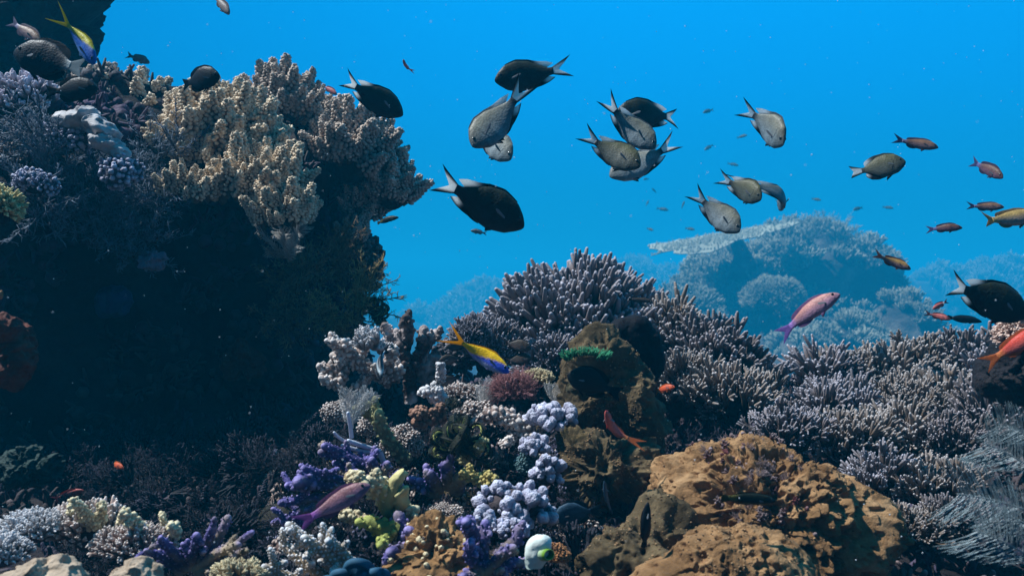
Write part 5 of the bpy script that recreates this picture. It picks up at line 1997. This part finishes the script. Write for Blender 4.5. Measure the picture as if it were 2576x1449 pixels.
COLORS['dullred'] = col_plain((.45, .12, .11), fin=(.30, .10, .10), tail=(.30, .12, .14))
COLORS['cardinal'] = col_plain((.085, .06, .05), belly=(.10, .075, .07), back=(.06, .045, .035), fin=(.05, .04, .04), tail=(.06, .05, .05))
COLORS['far'] = col_plain((.10, .13, .13), fin=(.08, .10, .10))
COLORS['farbrown'] = col_plain((.22, .17, .15), fin=(.2, .17, .17))
COLORS['slate'] = col_plain((.035, .075, .12), fin=(.03, .06, .09))
COLORS['fusilier'] = mk_fusilier((.85, .50, .005), (.05, .10, .62), (.34, .36, .55))
COLORS['bluefish'] = mk_fusilier((.55, .48, .02), (.03, .12, .48), (.12, .24, .50), lift=.055)


def wrasse_mark(V, r):
    t = sm(-.045, -.075, V[:, 2])
    return r * (1 - t[:, None]) + np.array([[.05, .045, .008]]) * t[:, None]


COLORS['wrasse'] = col_plain((.010, .014, .008), fin=(.012, .014, .008), tail=(.10, .09, .02), mark=wrasse_mark)


def stripe_mark(V, r):
    t = np.exp(-((V[:, 2] - .055) / .022) ** 2)
    return r * (1 - t[:, None]) + np.array([[.5, .58, .62]]) * t[:, None]


COLORS['striped'] = col_plain((.012, .018, .03), fin=(.02, .03, .045), mark=stripe_mark)

G_CH = "white-tailed damselfish shoal in open water"
D = "damselfish"
# name, category, label, species, tone, nose, tail, distance, extra depth of the tail, tilt, bend
FISH = [
    (D, "dark damselfish with white tail facing left, topmost of the shoal", 'damsel', 'dark', (1244, 200), (1421, 184), 1.25, .03, .1, .4),
    (D, "dark damselfish heading right just above the grey soft coral", 'damsel', 'dark', (1015, 288), (858, 206), 1.25, -.02, .1, -.3),
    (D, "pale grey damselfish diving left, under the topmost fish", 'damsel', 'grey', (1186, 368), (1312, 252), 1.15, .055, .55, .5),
    (D, "faint grey damselfish half hidden behind the diving pale one", 'damsel', 'silver', (1287, 400), (1196, 322), 1.45, .06, .4, 0.),
    (D, "dark damselfish facing left at the top of the tight cluster", 'damsel', 'dark', (1545, 288), (1722, 288), 1.35, .02, .1, -.3),
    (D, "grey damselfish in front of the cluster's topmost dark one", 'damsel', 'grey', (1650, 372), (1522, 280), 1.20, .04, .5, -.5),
    (D, "olive damselfish low at the left of the cluster", 'damsel', 'olive', (1612, 418), (1478, 358), 1.15, .05, .5, -.4),
    (D, "silvery damselfish facing left at the bottom of the cluster", 'damsel', 'silver', (1532, 442), (1697, 382), 1.35, .02, .5, .4),
    (D, "largest dark damselfish heading down right in the middle of the water", 'damsel', 'dark', (1320, 568), (1098, 455), .95, .0, .05, -.3),
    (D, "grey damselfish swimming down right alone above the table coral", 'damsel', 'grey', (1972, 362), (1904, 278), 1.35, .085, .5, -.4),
    (D, "olive round damselfish beside the brownish anthias on the right", 'roundfish', 'olive', (2278, 405), (2136, 442), 1.2, .03, .3, -.2),
    (D, "small grey damselfish nosing right, left of the thin vertical one", 'damsel', 'olive', (1916, 500), (1832, 455), 1.35, .07, .45, -.4),
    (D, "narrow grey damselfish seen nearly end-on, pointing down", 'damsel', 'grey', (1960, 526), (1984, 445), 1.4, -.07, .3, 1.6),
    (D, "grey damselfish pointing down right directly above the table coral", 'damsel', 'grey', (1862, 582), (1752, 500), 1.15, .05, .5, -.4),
    (D, "large dark damselfish cut off by the right edge", 'damsel', 'dark', (2588, 790), (2368, 712), .90, .0, .05, -.2),
]
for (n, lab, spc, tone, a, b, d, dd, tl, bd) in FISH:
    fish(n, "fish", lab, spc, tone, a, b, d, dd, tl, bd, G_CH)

OTHER = [
    ("black_damselfish", "all black fish with drooping fins above the tan soft coral", 'roundfish', 'black', (553, 190), (444, 212), 1.12, .02, 0, .2, True),
    ("surgeonfish", "large dark fish with a pale grey tail, upper left beside the reef", 'roundfish', 'paletail', (36, 128), (236, 188), 1.02, .0, .1, .3, True),
    ("surgeonfish", "plain dark fish right below the large pale-tailed one", 'roundfish', 'shade', (246, 222), (110, 232), 1.06, .0, .1, 0., True),
    ("fusilier", "blue fish with a yellow tail diving along the reef edge at the top left", 'fusilier', 'bluefish', (240, 160), (168, 40), .98, .03, .1, -.3, True),
    ("fusilier", "bright yellow and blue fish above the feather star in the centre", 'fusilier', 'fusilier', (1282, 935), (1131, 845), .88, .02, .25, -.5, True),
    ("anthias", "pinkish brown fish at the left edge above the large dark fish", 'anthias', 'brown', (104, 108), (22, 52), 1.1, .02, .3, 0., True),
    ("anthias", "pink-purple fish swimming up right above the thicket", 'anthias', 'rose', (2111, 737), (1946, 842), .95, .02, .35, .3, True),
    ("anthias", "purple fish with a violet tail above the white ribbed coral", 'anthias', 'purple', (930, 1216), (752, 1322), .76, .0, .2, -.3, True),
    ("anthias", "brownish fish with bluish tail at the upper right, behind the round olive one", 'anthias', 'brown', (2361, 370), (2244, 355), 1.3, .03, .2, -.3, True),
    ("anthias", "dark oval purple fish near the right edge, upper of the row", 'anthias', 'maroon', (2524, 446), (2440, 405), 1.3, .06, .4, 0., True),
    ("anthias", "purplish brown fish partly behind the yellow one at the right edge", 'anthias', 'brown', (2526, 520), (2428, 522), 1.2, .02, .2, -.3, True),
    ("anthias", "golden yellow fish cut off by the right edge", 'anthias', 'gold', (2618, 538), (2446, 570), 1.0, .0, .3, -.4, True),
    ("anthias", "dark maroon fish with a blue tail left of the golden one", 'anthias', 'maroon', (2421, 572), (2326, 576), 1.2, .02, .1, .3, True),
    ("anthias", "yellow-backed brown fish over the hazy reef on the right", 'anthias', 'ochre', (2292, 676), (2194, 643), 1.2, .02, .2, -.5, True),
    ("anthias", "dull red fish facing right below the big dark damselfish, lower of two", 'anthias', 'dullred', (2392, 803), (2326, 788), 1.2, .02, .2, -.3, True),
    ("anthias", "small dull red fish just above the other dull red one", 'anthias', 'dullred', (2346, 777), (2386, 756), 1.25, .01, .2, 0., False),
    ("anthias", "big bright red fish at the right edge in front of pinkish coral", 'anthias', 'red', (2640, 822), (2474, 914), .84, .01, .3, .3, True),
    ("anthias", "orange-red fish at the right side of the brown slab", 'anthias', 'orange', (1698, 972), (1636, 984), 1.0, .02, .3, .4, True),
    ("anthias", "slim red fish pointing up in front of the brown slab's hollow", 'anthias', 'red', (1524, 1032), (1550, 1122), .86, .03, .1, .8, True),
    ("anthias", "small orange-red fish against the dark wall in the lower left", 'anthias', 'orange', (312, 1178), (270, 1158), 1.0, .01, .3, .6, True),
    ("anthias", "sliver of a red fish peeking out below the big dark damselfish", 'anthias', 'dullred', (2530, 818), (2488, 806), 1.0, .02, .1, 0., False),
    ("anthias", "tiny pink-red fish swimming up near the topmost damselfish", 'anthias', 'red', (1014, 150), (1026, 184), 1.5, .03, .1, .5, False),
    ("anthias", "small dim red fish left of the soft coral's tallest peak", 'anthias', 'dullred', (738, 196), (722, 168), 1.9, .03, .1, 0., False),
    ("anthias", "small dim red fish right of the soft coral's tallest peak", 'anthias', 'dullred', (848, 238), (808, 214), 1.9, .02, .1, 0., False),
    ("anthias", "faint purplish fish behind the pointed soft coral clump", 'anthias', 'maroon', (384, 222), (362, 244), 2.0, .03, .1, 0., False),
    ("anthias", "small grey-brown fish in open blue at the upper left", 'anthias', 'farbrown', (377, 158), (316, 138), 1.9, .02, .2, 0., False),
    ("anthias", "grey-brown fish entering from the top edge", 'anthias', 'farbrown', (578, 36), (535, -14), 1.6, .03, .2, 0., False),
    ("anthias", "tiny pinkish fish below the largest dark damselfish", 'anthias', 'farbrown', (1184, 580), (1226, 588), 2.2, .02, .2, 0., False),
    ("anthias", "dim red fish low on the dark wall left of the spires", 'anthias', 'dullred', (210, 1232), (130, 1258), 1.05, .01, -.6, 0., False),
    ("wrasse", "small dark wrasse between the soft coral and the largest damselfish", 'wrasse', 'wrasse', (1003, 546), (942, 560), 1.4, .01, .1, .3, True),
    ("wrasse", "dark green torpedo-shaped wrasse over the big brown boulder", 'wrasse', 'wrasse', (1952, 1258), (1808, 1250), .72, .0, 0., -.1, True),
    ("wrasse", "dark slate fish pointing up in front of the boulder's left side", 'wrasse', 'shade', (1628, 1262), (1622, 1385), .74, .0, .0, .2, True),
    ("black_damselfish", "black fish against the brown slab below the green algae", 'roundfish', 'black', (1428, 940), (1566, 992), .94, .0, 0, .2, True),
    ("surgeonfish", "dark bluish fish in the shadow right of the lilac soft coral", 'roundfish', 'slate', (1392, 1300), (1512, 1278), .88, .01, 0, .2, True),
    ("wrasse", "bluish grey slender fish pointing up beside the pitted rock", 'wrasse', 'slate', (1520, 1208), (1528, 1292), .85, .01, 0, .2, True),
    ("striped_fish", "dark fish with a pale line along its back, upright before the white knobby coral", 'anthias', 'striped', (958, 950), (950, 868), 1.02, .06, .3, .3, True),
    ("wrasse", "thin white-striped fish at the right shoulder of the dome coral", 'wrasse', 'striped', (1782, 794), (1730, 797), 1.4, .01, .2, 0., False),
    ("wrasse", "dark brown fish among the fingers of the big dome coral", 'wrasse', 'cardinal', (1642, 758), (1580, 752), 1.20, .0, .1, 0., True),
    ("wrasse", "dark elongated fish just above the crest of the right thicket", 'wrasse', 'shade', (2470, 808), (2380, 798), 1.3, .0, .1, 0., False),
    ("cardinalfish", "brown fish above its twin, right of the yellow and blue fish", 'damsel', 'cardinal', (1336, 876), (1262, 862), 1.14, .01, .1, 0., True),
    ("cardinalfish", "brown fish below its twin, right of the yellow and blue fish", 'damsel', 'cardinal', (1338, 900), (1268, 910), 1.14, .01, .1, 0., True),
    ("cardinalfish", "brown fish facing left under the tail of the yellow and blue fish", 'damsel', 'cardinal', (1104, 908), (1166, 900), 1.12, .01, .1, 0., True),
    ("cardinalfish", "brown fish facing left in shade, lowest of the brown group", 'damsel', 'cardinal', (1100, 968), (1158, 944), 1.12, .01, .1, 0., True),
    ("cardinalfish", "brown fish in shade behind the yellow tail, topmost of the brown group", 'damsel', 'cardinal', (1122, 872), (1180, 868), 1.2, .01, .1, 0., False),
]
for (n, lab, spc, tone, a, b, d, dd, tl, bd, lod) in OTHER:
    fish(n, "fish", lab, spc, tone, a, b, d, dd, tl, bd, "small brown fish sheltering by the dome coral" if n == "cardinalfish" else None, lod)

FARF = [((1768, 284), (1796, 276)), ((1880, 340), (1852, 348)), ((1772, 378), (1796, 364)), ((1858, 417), (1828, 411)), ((2066, 504), (2040, 500)),
        ((2146, 528), (2172, 522)), ((2248, 524), (2218, 521)), ((1682, 529), (1650, 524)), ((1722, 506), (1714, 526)), ((1632, 504), (1624, 520)),
        ((1640, 474), (1652, 486)), ((1618, 452), (1634, 450)), ((1644, 580), (1626, 574)), ((1748, 578), (1722, 574))]
FL = ["faint distant fish highest of the far ones", "faint distant fish under the lone grey damselfish's left", "faint slanting distant fish right of the tight cluster",
      "faint distant fish above the small grey damselfish", "faint distant fish right of the narrow end-on damselfish", "faint distant fish below the round olive damselfish",
      "faint distant fish furthest to the right", "faint distant fish, the plainest dark spot below the cluster", "faint distant fish swimming upward beside the dark spot",
      "tiny faint fish diving below the cluster", "tiny faint fish close under the silvery damselfish", "tiny faint fish touching the lower edge of the cluster",
      "faint distant fish left of the table coral", "faint distant fish just above the table coral's left part"]
for k, ((a, b), lab) in enumerate(zip(FARF, FL)):
    fish("distant_fish", "fish", lab, 'anthias', 'far', a, b, 9.0 + (k % 4) * 1.5, .05, .1, 0., "faint distant fish", False)

# drifting specks
rng = np.random.RandomState(99)
mb = MB()
V0, T0 = ico(1)
for k in range(1000):
    d = rng.uniform(.45, 2.6)
    p = np.array([rng.uniform(-.62, .62) * d, d, rng.uniform(-.34, .36) * d])
    mb.add(V0 * rng.uniform(.0002, .0007) * d ** .5 + p, None, T0, (.5, .5, 0))
o = mb.build("drifting_specks", M_SPECK)
o["kind"] = "stuff"

# ------------------------------------------------------------------ the water: one closed box of thin blue haze
mb = MB()
x0, x1, y0, y1, z0, z1 = -75, 75, -3, 95, -6.0, 2.8
V = np.array([[x, y, z] for x in (x0, x1) for y in (y0, y1) for z in (z0, z1)])
Q = np.array([[0, 1, 3, 2], [4, 6, 7, 5], [0, 4, 5, 1], [2, 3, 7, 6], [0, 2, 6, 4], [1, 5, 7, 3]])
mb.add(V, Q, None, (0, 0, 0))
mh = bpy.data.materials.new("water_haze")
mh.use_nodes = True
n = mh.node_tree
for q in list(n.nodes):
    n.nodes.remove(q)
mo = n.nodes.new("ShaderNodeOutputMaterial")
pv = n.nodes.new("ShaderNodeVolumePrincipled")
pv.inputs["Density"].default_value = HAZE
pv.inputs["Color"].default_value = (0.01, 0.56, 0.99, 1)
pv.inputs["Anisotropy"].default_value = 0.1
n.links.new(pv.outputs[0], mo.inputs["Volume"])
hz = mb.build("haze", mh, smooth=False)
hz["kind"] = "stuff"
hz.display_type = 'WIRE'
